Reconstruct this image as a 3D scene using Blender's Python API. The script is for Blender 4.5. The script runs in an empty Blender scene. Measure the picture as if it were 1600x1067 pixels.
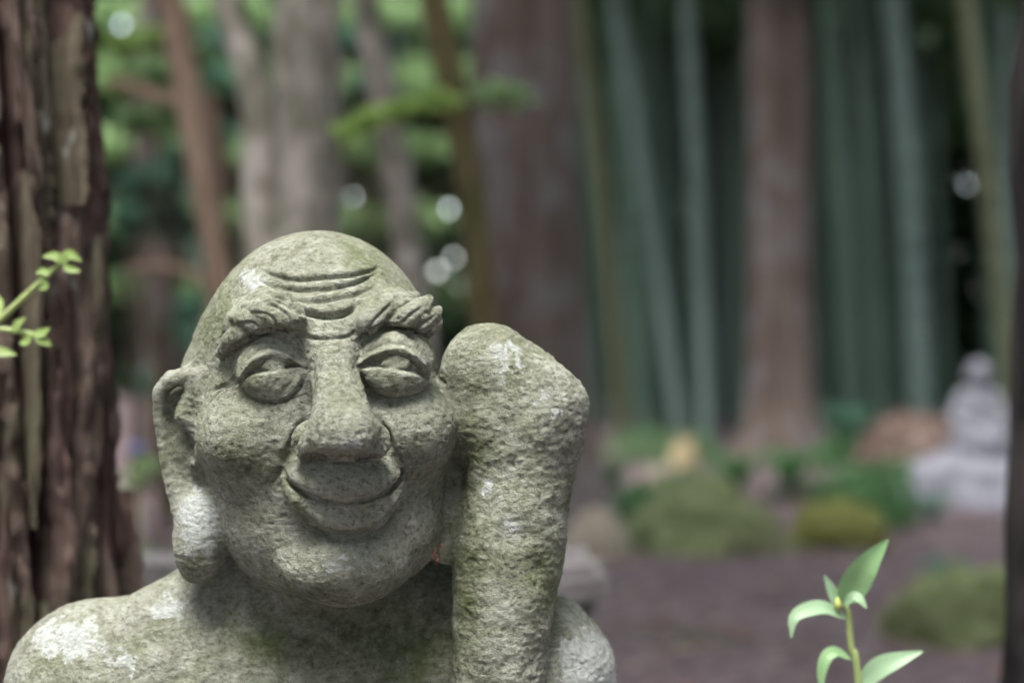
import bpy, bmesh, math, random
import numpy as np
from mathutils import Vector, Matrix

scene = bpy.context.scene
C = scene.collection
R = math.radians

# ------------------------------------------------------------------ camera
CAMZ = 0.9
FOC = 55.0
FP = FOC / 36.0 * 1600.0            # focal length in photo pixels
DS = 1.3                            # distance to the statue's head
cam_d = bpy.data.cameras.new('camera')
cam = bpy.data.objects.new('camera', cam_d)
C.objects.link(cam)
cam.location = (0, 0, CAMZ)
cam.rotation_euler = (R(90), 0, 0)
cam_d.lens = FOC
cam_d.sensor_width = 36.0
cam_d.clip_start = 0.05
cam_d.clip_end = 400
cam_d.dof.use_dof = True
cam_d.dof.focus_distance = DS - 0.095
cam_d.dof.aperture_fstop = 2.5
scene.camera = cam

# ------------------------------------------------------------------ sky and sun
SUN_EL, SUN_AZ = R(70), R(200)       # azimuth measured from +Y clockwise
world = bpy.data.worlds.new('World')
scene.world = world
world.use_nodes = True
wn, wl = world.node_tree.nodes, world.node_tree.links
sky = wn.new('ShaderNodeTexSky')
sky.sky_type = 'NISHITA'
sky.sun_disc = False
sky.sun_elevation = SUN_EL
sky.sun_rotation = SUN_AZ
sky.air_density = 1.0
sky.dust_density = 3.0
sky.ozone_density = 1.0
hs = wn.new('ShaderNodeHueSaturation')
hs.inputs['Saturation'].default_value = 0.6      # overcast: nearly neutral sky
wl.new(sky.outputs['Color'], hs.inputs['Color'])
wl.new(hs.outputs['Color'], wn['Background'].inputs['Color'])
wn['Background'].inputs['Strength'].default_value = 0.12
sun_d = bpy.data.lights.new('sun', 'SUN')
sun = bpy.data.objects.new('sun', sun_d)
C.objects.link(sun)
sun_d.energy = 1.5
sun_d.angle = R(28)
sun_d.color = (1.0, 0.985, 0.955)
sv = Vector((math.sin(SUN_AZ) * math.cos(SUN_EL), math.cos(SUN_AZ) * math.cos(SUN_EL), math.sin(SUN_EL)))
sun.rotation_euler = sv.to_track_quat('Z', 'Y').to_euler()
sun.location = (0, 0, 12)

scene.render.engine = 'CYCLES'
scene.view_settings.view_transform = 'Standard'
scene.view_settings.look = 'None'
scene.view_settings.gamma = 1.0
scene.view_settings.use_curve_mapping = False
scene.view_settings.exposure = 3.6
scene.cycles.use_denoising = True
scene.cycles.max_bounces = 8

# ------------------------------------------------------------------ helpers
def at(u, v, d):
    """world point seen at photo pixel (u, v) at depth d in front of the camera"""
    return Vector(((u - 800.0) / FP * d, d, CAMZ - (v - 533.5) / FP * d))

def tag(o, label=None, cat=None, group=None, kind=None):
    if label: o['label'] = label
    if cat: o['category'] = cat
    if group: o['group'] = group
    if kind: o['kind'] = kind
    return o

def empty(name, loc, rz=0.0):
    o = bpy.data.objects.new(name, None)
    C.objects.link(o)
    o.location = loc
    o.rotation_euler = (0, 0, rz)
    o.empty_display_size = 0.05
    return o

def mesh_obj(name, verts, faces, mat, parent=None, smooth=True):
    me = bpy.data.meshes.new(name)
    verts = np.asarray(verts, dtype=np.float32)
    if isinstance(faces, np.ndarray):
        nf, k = faces.shape
        me.vertices.add(len(verts))
        me.vertices.foreach_set('co', verts.ravel())
        me.loops.add(nf * k)
        me.loops.foreach_set('vertex_index', faces.astype(np.int32).ravel())
        me.polygons.add(nf)
        me.polygons.foreach_set('loop_start', np.arange(0, nf * k, k, dtype=np.int32))
        me.update(calc_edges=True)
    else:
        me.from_pydata([tuple(map(float, q)) for q in verts], [], faces)
        me.update()
    me.polygons.foreach_set('use_smooth', [smooth] * len(me.polygons))
    if mat: me.materials.append(mat)
    o = bpy.data.objects.new(name, me)
    C.objects.link(o)
    if parent: o.parent = parent
    return o

# value noise, vectorised -------------------------------------------------
_rng = np.random.default_rng(7)
_tab = _rng.random(65536).astype(np.float32) * 2 - 1
def vnoise(p, seed=0):
    p = np.asarray(p, np.float32)
    i = np.floor(p).astype(np.int64)
    f = p - i
    f = f * f * (3 - 2 * f)
    def h(a, b, c):
        return _tab[(a * 73856093 ^ b * 19349663 ^ c * 83492791 ^ (seed * 2654435761)) & 65535]
    x, y, z = i[:, 0], i[:, 1], i[:, 2]
    fx, fy, fz = f[:, 0], f[:, 1], f[:, 2]
    def lerp(a, b, t): return a + (b - a) * t
    c00 = lerp(h(x, y, z), h(x + 1, y, z), fx)
    c10 = lerp(h(x, y + 1, z), h(x + 1, y + 1, z), fx)
    c01 = lerp(h(x, y, z + 1), h(x + 1, y, z + 1), fx)
    c11 = lerp(h(x, y + 1, z + 1), h(x + 1, y + 1, z + 1), fx)
    return lerp(lerp(c00, c10, fy), lerp(c01, c11, fy), fz)
def fbm(p, oct=3, seed=0):
    s, a, t = 0.0, 1.0, 0.0
    for o in range(oct):
        s = s + a * vnoise(p * (2.03 ** o), seed + o * 17)
        t += a
        a *= 0.5
    return s / t
def sstep(a, b, x):
    t = np.clip((x - a) / (b - a), 0, 1)
    return t * t * (3 - 2 * t)

# ------------------------------------------------------------------ material helpers
class NT:
    def __init__(self, name):
        self.m = bpy.data.materials.new(name)
        self.m.use_nodes = True
        self.n, self.l = self.m.node_tree.nodes, self.m.node_tree.links
        self.b = self.n['Principled BSDF']
        self.tc = self.n.new('ShaderNodeTexCoord')
    def lk(self, a, b): self.l.new(a, b)
    def mapped(self, scale=(1, 1, 1), src='Object'):
        mp = self.n.new('ShaderNodeMapping')
        mp.inputs['Scale'].default_value = scale
        self.lk(self.tc.outputs[src], mp.inputs['Vector'])
        return mp.outputs['Vector']
    def noise(self, scale, detail=4, rough=0.6, vec=None, dist=0.0):
        t = self.n.new('ShaderNodeTexNoise')
        t.inputs['Scale'].default_value = scale
        t.inputs['Detail'].default_value = detail
        t.inputs['Roughness'].default_value = rough
        t.inputs['Distortion'].default_value = dist
        self.lk(vec if vec is not None else self.tc.outputs['Object'], t.inputs['Vector'])
        return t.outputs['Fac']
    def ramp(self, fac, stops, interp='LINEAR'):
        r = self.n.new('ShaderNodeValToRGB')
        cr = r.color_ramp
        cr.interpolation = interp
        while len(cr.elements) < len(stops): cr.elements.new(0.5)
        for e, (p, c) in zip(cr.elements, stops):
            e.position = p
            e.color = (c, c, c, 1) if not isinstance(c, tuple) else (*c, 1)
        self.lk(fac, r.inputs['Fac'])
        return r.outputs['Color']
    def mix(self, fac, a, b, mode='MIX'):
        m = self.n.new('ShaderNodeMix')
        m.data_type = 'RGBA'
        m.blend_type = mode
        for sock, val in ((m.inputs['Factor'], fac), (m.inputs['A'], a), (m.inputs['B'], b)):
            if isinstance(val, (int, float)): sock.default_value = val
            elif isinstance(val, tuple): sock.default_value = (*val, 1)
            else: self.lk(val, sock)
        return m.outputs['Result']
    def math(self, op, a, b=0.0, clamp=False):
        m = self.n.new('ShaderNodeMath')
        m.operation = op
        m.use_clamp = clamp
        for sock, val in zip(m.inputs, (a, b)):
            if isinstance(val, (int, float)): sock.default_value = val
            else: self.lk(val, sock)
        return m.outputs[0]
    def attr(self, name, out='Fac'):
        a = self.n.new('ShaderNodeAttribute')
        a.attribute_name = name
        return a.outputs[out]
    def bump(self, height, strength=0.5, distance=0.01, normal=None):
        b = self.n.new('ShaderNodeBump')
        b.inputs['Strength'].default_value = strength
        b.inputs['Distance'].default_value = distance
        self.lk(height, b.inputs['Height'])
        if normal is not None: self.lk(normal, b.inputs['Normal'])
        return b.outputs['Normal']
    def done(self, color=None, normal=None, rough=0.85, spec=0.25):
        if color is not None:
            if isinstance(color, tuple): self.b.inputs['Base Color'].default_value = (*color, 1)
            else: self.lk(color, self.b.inputs['Base Color'])
        if normal is not None: self.lk(normal, self.b.inputs['Normal'])
        self.b.inputs['Roughness'].default_value = rough
        self.b.inputs['Specular IOR Level'].default_value = spec
        return self.m

# ================================================================== THE STONE STATUE
S = DS / FP                                    # metres per sculpting unit (one photo pixel at the statue)
def P(u, v, w=0.0):
    k = 1.0 - w / FP
    return np.array([(u - 800.0) * k, (533.5 - v) * k, w], np.float32)
def smin(a, b, k):
    if k <= 0: return np.minimum(a, b)
    h = np.maximum(k - np.abs(a - b), 0) / k
    return np.minimum(a, b) - h * h * k * 0.25
def ell(p, c, r, rot=None):
    q = p - c
    if rot is not None: q = q @ rot
    r = np.asarray(r, np.float32)
    k0 = np.sqrt(((q / r) ** 2).sum(1)) + 1e-6
    k1 = np.sqrt(((q / (r * r)) ** 2).sum(1)) + 1e-9
    return k0 * (k0 - 1) / k1
def chain(p, pts, rad):
    d = None
    if len(pts) == 1: return np.sqrt(((p - pts[0]) ** 2).sum(1)) - rad[0]
    for a, b, ra, rb in zip(pts[:-1], pts[1:], rad[:-1], rad[1:]):
        ab = b - a
        t = np.clip(((p - a) @ ab) / max(float(ab @ ab), 1e-6), 0, 1)
        e = np.sqrt(((p - a - t[:, None] * ab) ** 2).sum(1)) - (ra + (rb - ra) * t)
        d = e if d is None else np.minimum(d, e)
    return d
class Prim:
    def __init__(s, kind, data, k=10.0, sub=False):
        s.kind, s.data, s.k, s.sub = kind, data, k, sub
        if kind == 'ell':
            c, r = data[0], data[1]
            m = max(r) if len(data) > 2 and data[2] is not None else np.asarray(r)
            s.lo, s.hi = c - m, c + m
        else:
            a = np.array(data[0]); rr = np.array(data[1])[:, None]
            s.lo, s.hi = (a - rr).min(0), (a + rr).max(0)
    def ev(s, p):
        return ell(p, *s.data) if s.kind == 'ell' else chain(p, *s.data)
def E(u, v, w, rx, ry, rz, k=10, rotz=0, sub=False):
    rot = None
    if rotz:
        c_, s_ = math.cos(R(rotz)), math.sin(R(rotz))
        rot = np.array([[c_, -s_, 0], [s_, c_, 0], [0, 0, 1]], np.float32)
    return Prim('ell', (P(u, v, w), (rx, ry, rz), rot), k, sub)
def CH(pts, k=10, sub=False):
    return Prim('chain', ([P(a, b, c) for a, b, c, r in pts], [r for a, b, c, r in pts]), k, sub)
def evaluate(prims, p, start=None):
    d = np.full(len(p), 60.0, np.float32) if start is None else start.copy()
    for q in prims:
        pad = q.k + 14
        m = np.all((p > q.lo - pad) & (p < q.hi + pad), axis=1)
        if len(prims) < 4: m[:] = True
        if not m.any(): continue
        e = q.ev(p[m])
        if q.sub: d[m] = -smin(-d[m], e, q.k)
        else: d[m] = smin(d[m], e, q.k)
    return d

head_p = [
    E(497, 558, -5, 180, 197, 196, 0), E(456, 628, -70, 183, 190, 165, 50),
    E(513, 724, 25, 184, 214, 165, 60),
    E(402, 680, 102, 86, 78, 96, 40), E(638, 672, 102, 74, 76, 94, 40),
    E(450, 822, 66, 80, 82, 84, 40), E(610, 816, 66, 78, 84, 84, 40),
    E(536, 880, 124, 94, 63, 90, 30),
    E(535, 748, 146, 88, 60, 80, 24),
]
def surf(u, v, prims=head_p):
    w = np.arange(330, -60, -1.5, dtype=np.float32)
    k = 1 - w / FP
    pts = np.stack([(u - 800) * k, (533.5 - v) * k, w], 1)
    d = evaluate(prims, pts)
    i = np.nonzero(d < 0)[0]
    return float(w[i[0]]) if len(i) else 0.0
def SC(pts, dw=0.0, k=8, prims=None):
    """a chain laid on the carved surface: (u, v, radius[, extra depth])"""
    out = []
    for q in pts:
        e = q[3] if len(q) > 3 else 0
        out.append((q[0], q[1], surf(q[0], q[1], prims or head_p) + dw + e, q[2]))
    return CH(out, k)

# brow ridges and eye sockets belong to the head mass
head_p += [SC([(378, 508, 26), (415, 488, 30), (462, 500, 28)], -6, 24),
           SC([(566, 504, 28), (612, 484, 30), (650, 492, 24)], -6, 24)]
head_p += [E(420, 560, 228, 60, 44, 44, 18, sub=True), E(613, 556, 226, 56, 42, 44, 18, sub=True)]
head_p += [E(424, 576, 153, 54, 54, 48, 9), E(614, 572, 149, 57, 54, 48, 9)]
nose_p = [CH([(514, 500, 158, 34), (518, 545, 186, 33), (524, 590, 208, 35), (532, 640, 236, 40), (536, 678, 260, 48)], 26),
          CH([(488, 690, 226, 30), (505, 684, 236, 31)], 12), CH([(579, 690, 226, 28), (562, 682, 238, 31)], 12),
          E(533, 774, 294, 138, 64, 76, 3, sub=True),
          E(493, 720, 244, 20, 14, 34, 3, sub=True), E(575, 718, 244, 19, 14, 34, 3, sub=True)]
lip_p = [SC([(446, 730, 7, -4), (470, 747, 13), (505, 758, 18), (541, 762, 21), (578, 757, 18), (604, 747, 13), (624, 731, 6, -4)], -5, 16),
         SC([(444, 748, 6, -2), (466, 781, 13, 0), (494, 802, 19), (524, 811, 23), (556, 812, 23), (586, 802, 20), (610, 779, 14), (629, 750, 5, -2)], 2, 7)]
line_ = SC([(439, 735, 2.5, 2), (456, 757, 5), (480, 773, 6.5), (510, 783, 7, 2), (541, 787, 7.5, 3), (575, 781, 7, 2), (606, 767, 6), (622, 750, 5), (631, 735, 2.5, 2)], 3, 3)
line_.sub = True
lip_p.append(line_)
browl_p = [SC([(474, 512, 6, -8), (458, 496, 17), (434, 479, 19), (412, 467, 10)], 4, 5),
           SC([(452, 512, 6, -8), (434, 498, 17), (408, 485, 17), (386, 478, 8)], 7, 5),
           SC([(428, 514, 6, -8), (406, 506, 16), (384, 499, 15), (364, 498, 7)], 9, 5),
           SC([(402, 519, 6, -8), (380, 521, 16), (361, 532, 15), (345, 551, 8)], 9, 5)]
browr_p = [SC([(557, 520, 7, -8), (576, 503, 18), (600, 482, 21), (624, 460, 11)], 4, 5),
           SC([(588, 507, 6, -8), (608, 494, 17), (630, 477, 18), (648, 463, 9)], 7, 5),
           CH([(614, 504, 172, 6), (636, 495, 177, 17), (656, 481, 160, 16), (669, 470, 142, 9)], 5),
           CH([(636, 509, 162, 6), (657, 503, 163, 16), (674, 493, 142, 13), (684, 486, 126, 8)], 4),
           CH([(652, 520, 152, 6), (668, 515, 148, 12), (681, 507, 132, 11), (686, 500, 122, 7)], 4)]
earl_p = [E(304, 668, 26, 54, 100, 46, 0),
          CH([(332, 588, 84, 14), (300, 588, 84, 14), (270, 592, 78, 14), (253, 612, 70, 13), (251, 645, 62, 13), (258, 690, 56, 12), (268, 740, 52, 14), (282, 790, 56, 17)], 7),
          CH([(298, 624, 74, 15), (291, 650, 74, 19), (302, 672, 72, 15)], 7),
          CH([(318, 610, 74, 28), (326, 668, 74, 22)], 12),
          CH([(304, 738, 52, 12), (314, 712, 74, 15), (328, 692, 86, 12)], 6),
          CH([(296, 750, 36, 24), (306, 790, 42, 30)], 14),
          E(317, 836, 56, 45, 74, 44, 20, rotz=-8),
          CH([(282, 606, 84, 6), (268, 614, 76, 9), (266, 640, 70, 9), (272, 664, 68, 8), (284, 688, 74, 12), (300, 712, 80, 9)], 6, sub=True), E(286, 690, 82, 12, 14, 22, 8, sub=True)]
earr_p = [CH([(704, 640, 0, 24), (706, 720, 30, 22), (702, 800, 56, 18), (696, 864, 62, 17)], 8)]
arm_p = [CH([(765, 582, 44, 75), (842, 638, 40, 76), (812, 740, 42, 84), (794, 860, 52, 86), (784, 980, 70, 74), (779, 1080, 80, 68), (775, 1180, 85, 66)], 30),
         E(738, 640, 30, 50, 70, 66, 30), E(800, 660, 50, 96, 80, 74, 40)]
torso_p = [CH([(512, 860, -50, 112), (515, 960, -70, 128)], 0), CH([(640, 940, -60, 74), (740, 960, -60, 84)], 30), CH([(390, 950, -60, 84), (330, 960, -60, 80)], 30), CH([(400, 900, -60, 76), (372, 930, -60, 80)], 30),
           CH([(152, 1080, -50, 138), (330, 1050, -66, 142), (490, 1040, -80, 136), (700, 1045, -80, 132), (832, 1060, -60, 128)], 50),
           E(490, 1160, -60, 300, 210, 140, 50),
           CH([(152, 1080, -50, 134), (125, 1210, -50, 118)], 40), CH([(832, 1060, -60, 128), (860, 1210, -60, 110)], 30),
           CH([(252, 978, -20, 62), (300, 950, -40, 60)], 30)]
GROUPS = [('torso', torso_p), ('head', head_p), ('nose', nose_p), ('mouth', lip_p), ('eyebrow', browl_p), ('eyebrow', browr_p),
          ('ear', earl_p), ('ear', earr_p), ('raised_arm', arm_p)]
KU = {'head': 26, 'raised_arm': 9, 'ear': 10, 'nose': 10, 'eyebrow': 5, 'mouth': 6, 'torso': 0}
def field(p):
    """whole statue: groups that carve (nose, mouth ...) work on the head before it meets the rest"""
    h = evaluate(head_p, p)
    for g in (nose_p, lip_p, browl_p, browr_p): h = evaluate(g, p, h)
    t = evaluate(torso_p, p)
    d = smin(h, t, 18)
    d = smin(d, evaluate(earl_p, p), 10)
    d = smin(d, evaluate(earr_p, p), 6)
    return smin(d, evaluate(arm_p, p), 10)

def surface_nets(fn, lo, hi, h, ratio=4):
    lo = np.array(lo, np.float32)
    nc = np.ceil((np.array(hi) - lo) / (h * ratio)).astype(int)
    n = nc * ratio
    ax = [lo[i] + (np.arange(nc[i]) + 0.5) * h * ratio for i in range(3)]
    g = np.stack(np.meshgrid(*ax, indexing='ij'), -1).reshape(-1, 3).astype(np.float32)
    dc = fn(g).reshape(nc)
    D = np.repeat(np.repeat(np.repeat(dc, ratio, 0), ratio, 1), ratio, 2).astype(np.float32)
    act = np.argwhere(np.abs(dc) < h * ratio * 1.25)
    off = np.stack(np.meshgrid(*[np.arange(ratio)] * 3, indexing='ij'), -1).reshape(-1, 3)
    for c0 in range(0, len(act), 6000):
        ii = (act[c0:c0 + 6000, None, :] * ratio + off[None]).reshape(-1, 3)
        D[ii[:, 0], ii[:, 1], ii[:, 2]] = fn((lo + (ii + 0.5) * h).astype(np.float32))
    ins = D < 0
    cnt = np.zeros(np.array(D.shape) - 1, np.int8)
    for a in (0, 1):
        for b in (0, 1):
            for c in (0, 1):
                cnt += ins[a:n[0] - 1 + a, b:n[1] - 1 + b, c:n[2] - 1 + c]
    cells = np.argwhere((cnt > 0) & (cnt < 8))
    idx = np.full(cnt.shape, -1, np.int32)
    idx[cells[:, 0], cells[:, 1], cells[:, 2]] = np.arange(len(cells))
    corner = [(a, b, c) for a in (0, 1) for b in (0, 1) for c in (0, 1)]
    val = {k: D[cells[:, 0] + k[0], cells[:, 1] + k[1], cells[:, 2] + k[2]] for k in corner}
    acc = np.zeros((len(cells), 3), np.float32)
    num = np.zeros(len(cells), np.float32)
    for k in corner:
        for a in range(3):
            if k[a] == 0:
                k2 = tuple(1 if i == a else k[i] for i in range(3))
                v0, v1 = val[k], val[k2]
                m = (v0 < 0) != (v1 < 0)
                t = v0[m] / (v0[m] - v1[m])
                q = np.tile(np.array(k, np.float32), (m.sum(), 1))
                q[:, a] = t
                acc[m] += q
                num[m] += 1
    verts = lo + (cells + 0.5 + acc / num[:, None]) * h
    faces = []
    for a in range(3):
        b, c = (a + 1) % 3, (a + 2) % 3
        s0 = [slice(None)] * 3; s1 = [slice(None)] * 3
        s0[a] = slice(0, -1); s1[a] = slice(1, None)
        A, B = ins[tuple(s0)], ins[tuple(s1)]
        e = np.argwhere(A != B)
        ok = (e[:, b] > 0) & (e[:, c] > 0) & (e[:, b] < n[b] - 1) & (e[:, c] < n[c] - 1)
        e = e[ok]
        sgn = A[e[:, 0], e[:, 1], e[:, 2]]
        def cell(db, dc_):
            q = e.copy(); q[:, b] -= db; q[:, c] -= dc_
            return idx[q[:, 0], q[:, 1], q[:, 2]]
        f = np.stack([cell(1, 1), cell(0, 1), cell(0, 0), cell(1, 0)], 1)
        f[~sgn] = f[~sgn][:, ::-1]
        faces.append(f)
    f = np.concatenate(faces)
    return verts, f[(f >= 0).all(1)]
def vnormals(v, f):
    a = np.cross(v[f[:, 2]] - v[f[:, 0]], v[f[:, 3]] - v[f[:, 1]])
    n = np.zeros_like(v)
    for k in range(4):
        for c in range(3):
            n[:, c] += np.bincount(f[:, k], a[:, c], minlength=len(v))
    return n / (np.linalg.norm(n, axis=1, keepdims=True) + 1e-9)
def spline(pts, n=14):
    p = np.array(pts, float)
    p = np.vstack([2 * p[0] - p[1], p, 2 * p[-1] - p[-2]])
    out = []
    for i in range(1, len(p) - 2):
        for t in np.linspace(0, 1, n, endpoint=False):
            a, b, c, d = p[i - 1:i + 3]
            out.append(0.5 * (2 * b + (c - a) * t + (2 * a - 5 * b + 4 * c - d) * t * t + (3 * b - a - 3 * c + d) * t ** 3))
    out.append(p[-2])
    return np.array(out)

HS = 2.1
sv_, sf_ = surface_nets(field, P(8, 1128) * np.array([1, 1, 0]) + np.array([0, 0, -262]), P(975, 345) * np.array([1, 1, 0]) + np.array([0, 0, 312]), HS)
nrm = vnormals(sv_, sf_)

# ---- carved relief, laid on the front of the head in sculpting units
def uvw(v):
    k = 1 - v[:, 2] / FP
    return 800 + v[:, 0] / k, 533.5 - v[:, 1] / k
U, V = uvw(sv_)
front = sstep(0.0, 0.35, nrm[:, 2]) * (sv_[:, 2] > 0)
disp = np.zeros(len(sv_), np.float32)
def polydist(pts, m):
    x, y = U[m], V[m]
    best = np.full(len(x), 1e9); tt = np.zeros(len(x)); sg = np.zeros(len(x))
    L = len(pts) - 1
    for i in range(L):
        a, b = pts[i], pts[i + 1]
        ab = b - a
        t = np.clip(((x - a[0]) * ab[0] + (y - a[1]) * ab[1]) / max(ab @ ab, 1e-9), 0, 1)
        dx, dy = x - a[0] - t * ab[0], y - a[1] - t * ab[1]
        d = dx * dx + dy * dy
        c = d < best
        best[c] = d[c]; tt[c] = (i + t[c]) / L
        sg[c] = np.sign(ab[0] * dy[c] - ab[1] * dx[c])
    return np.sqrt(best), tt, sg
def stroke(pts, width, amp, taper=0.22, skew=0.0):
    """a groove (amp < 0) or ridge along a curve; skew raises the side to the right of the direction and sinks the other"""
    p = spline(pts, 8)
    pad = width * 4
    m = (U > p[:, 0].min() - pad) & (U < p[:, 0].max() + pad) & (V > p[:, 1].min() - pad) & (V < p[:, 1].max() + pad) & (front > 0)
    if not m.any(): return
    d, t, s = polydist(p, m)
    ta = np.clip(np.minimum(t, 1 - t) / max(taper, 1e-3), 0, 1) ** 0.7
    g = np.exp(-(d / width) ** 2) * amp
    if skew: g = g + skew * np.exp(-(d / (width * 3)) ** 2) * np.tanh(s * d / (width * 0.7))
    disp[m] += (g * ta * front[m]).astype(np.float32)
def pad_(poly, amp, soft, dome=0.0):
    """a raised (or sunk) patch inside a closed outline with an edge of width soft"""
    p = spline(list(poly) + [poly[0]], 6)
    m = (U > p[:, 0].min() - soft * 2) & (U < p[:, 0].max() + soft * 2) & (V > p[:, 1].min() - soft * 2) & (V < p[:, 1].max() + soft * 2) & (front > 0)
    d, t, s = polydist(p, m)
    x, y = U[m], V[m]
    ins = np.zeros(len(x), bool)
    for a, b in zip(p[:-1], p[1:]):
        c = ((a[1] > y) != (b[1] > y)) & (x < (b[0] - a[0]) * (y - a[1]) / (b[1] - a[1] + 1e-12) + a[0])
        ins ^= c
    sd = np.where(ins, d, -d)
    g = amp * sstep(-soft * 0.5, soft * 0.5, sd)
    if dome: g = g + dome * np.clip(sd, 0, None) / (np.abs(sd).max() + 1e-6)
    disp[m] += (g * front[m]).astype(np.float32)
# forehead wrinkles
W = [[(404, 420), (430, 431), (465, 437), (505, 434), (545, 431), (575, 425), (594, 417)],
     [(402, 438), (430, 449), (470, 454), (515, 450), (560, 441), (592, 425)],
     [(412, 458), (440, 464), (470, 470), (512, 469), (552, 461), (588, 447)],
     [(452, 474), (478, 489), (510, 494), (540, 490), (562, 474)]]
for i, w_ in enumerate(W):
    stroke(w_, 2.7 + (i == 3) * 1.8, -(6.0 + (i == 3) * 4), 0.15, skew=-0.9)
    stroke([(a, b - 8 - (i == 3) * 2) for a, b in w_], 5, 1.8)
stroke([(466, 521), (490, 529), (520, 529), (545, 525), (558, 518)], 3.2, -5)
stroke([(508, 545), (522, 590), (532, 630)], 10, 3)
# lids, bags and eyes
lidl = [(371, 590), (378, 552), (398, 532), (425, 524), (450, 533), (466, 552), (476, 573), (450, 566), (428, 559), (408, 564), (392, 578), (380, 596)]
slitl = [(379, 596), (390, 581), (408, 568), (428, 562), (450, 567), (473, 572), (450, 575), (425, 580), (396, 584)]
bagl = [(376, 600), (396, 585), (425, 581), (450, 576), (474, 574), (470, 598), (457, 615), (440, 625), (415, 627), (392, 618)]
lidr = [(559, 570), (570, 545), (592, 527), (618, 521), (640, 533), (657, 558), (670, 592), (655, 570), (632, 556), (608, 554), (585, 561)]
slitr = [(560, 572), (585, 562), (608, 557), (632, 559), (652, 571), (668, 591), (645, 582), (615, 577), (588, 573)]
bagr = [(561, 577), (588, 575), (615, 578), (645, 583), (668, 595), (654, 611), (630, 621), (602, 618), (579, 604)]
for l_, s_, b_ in ((lidl, slitl, bagl), (lidr, slitr, bagr)):
    pad_(l_, 5.5, 5, 4)
    pad_(s_, -5.5, 4)
    pad_(b_, 4.5, 5, 4)
stroke([(376, 592), (394, 570), (412, 557), (430, 553), (452, 560), (474, 571)], 3.2, 2.5)
stroke([(379, 596), (391, 579), (408, 566), (428, 560), (450, 566), (473, 572)], 1.9, -5, 0.1)
stroke([(385, 575), (405, 552), (428, 545), (452, 555), (466, 566)], 2.5, -2.5)
stroke([(562, 570), (588, 555), (610, 548), (632, 549), (653, 564), (668, 589)], 3.2, 2.5)
stroke([(560, 572), (585, 561), (608, 555), (632, 557), (652, 569), (668, 590)], 1.9, -5, 0.1)
stroke([(566, 560), (590, 545), (615, 539), (636, 545), (654, 562)], 2.5, -2.5)
pad_([(405, 576), (414, 564), (429, 559), (447, 564), (445, 575), (425, 580)], 5.5, 3, 2)
pad_([(592, 571), (604, 558), (621, 554), (641, 563), (638, 576), (613, 577)], 5.5, 3, 2)
stroke([(374, 602), (390, 619), (416, 628), (444, 626), (464, 612), (474, 592)], 2.6, -5, 0.1)
stroke([(560, 582), (577, 604), (601, 619), (630, 622), (655, 612), (670, 596)], 2.6, -5, 0.1)
stroke([(590, 512), (625, 514), (655, 535), (676, 568), (684, 585)], 8, 7)
stroke([(345, 566), (372, 540), (398, 524), (430, 516), (470, 522)], 4, -6)
stroke([(556, 536), (580, 518), (610, 508), (650, 520), (672, 536)], 4, -6)
# crow's feet and cheek creases
stroke([(316, 644), (336, 618), (356, 604), (376, 598)], 2.6, -5, 0.1, skew=2)
stroke([(326, 612), (345, 604), (360, 596), (372, 586)], 2.6, -4)
stroke([(672, 598), (690, 610), (704, 630)], 2.4, -4)
stroke([(672, 590), (688, 592), (698, 604)], 2.4, -4)
stroke([(482, 648), (462, 676), (448, 712), (430, 744), (410, 766)], 6, -6, 0.3, skew=2.2)
stroke([(588, 646), (604, 676), (614, 704), (628, 738), (646, 772)], 6, -6, 0.3, skew=-2.2)
stroke([(484, 560), (488, 600), (480, 640)], 9, -4)
stroke([(556, 556), (566, 600), (586, 640)], 9, -3)
# mouth line, lower lip, chin
stroke([(440, 736), (456, 757), (480, 774), (510, 784), (541, 788), (575, 782), (606, 768), (621, 752), (630, 736)], 2.6, -5, 0.08)
stroke([(456, 786), (480, 812), (510, 833), (545, 838), (585, 832), (612, 806), (630, 776)], 6, -7, 0.2)
stroke([(640, 772), (642, 800), (632, 834)], 3, -3.5)
stroke([(490, 870), (530, 862), (575, 866)], 16, 4)
stroke([(400, 905), (450, 926), (530, 940), (610, 926), (660, 890)], 6, -2)
# nostril rims and nose wings
stroke([(462, 690), (466, 712), (482, 726)], 4, 2)
stroke([(478, 662), (464, 680), (458, 700), (464, 716)], 5, -4)
stroke([(590, 660), (604, 678), (608, 696), (602, 714)], 5, -4)
# eyebrow strands
for l_ in ([(470, 512), (448, 488), (418, 474)], [(452, 518), (436, 492), (404, 478)], [(428, 520), (414, 498), (380, 494)], [(402, 526), (388, 510), (362, 514)]):
    stroke([(a + 6, b - 6) for a, b in l_], 2.2, -3.5)
for l_ in ([(572, 520), (592, 498), (616, 474)], [(598, 512), (618, 492), (642, 474)], [(624, 512), (642, 496), (662, 482)], [(646, 520), (664, 508), (680, 498)]):
    stroke([(a, b - 4) for a, b in l_], 2.4, -4.0)
# fold of the robe on the chest
stroke([(350, 930), (348, 990), (352, 1060), (356, 1120)], 5, -3)
stroke([(366, 930), (364, 990), (368, 1060), (372, 1120)], 9, 3)

sv_ = sv_ + nrm * disp[:, None]
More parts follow.
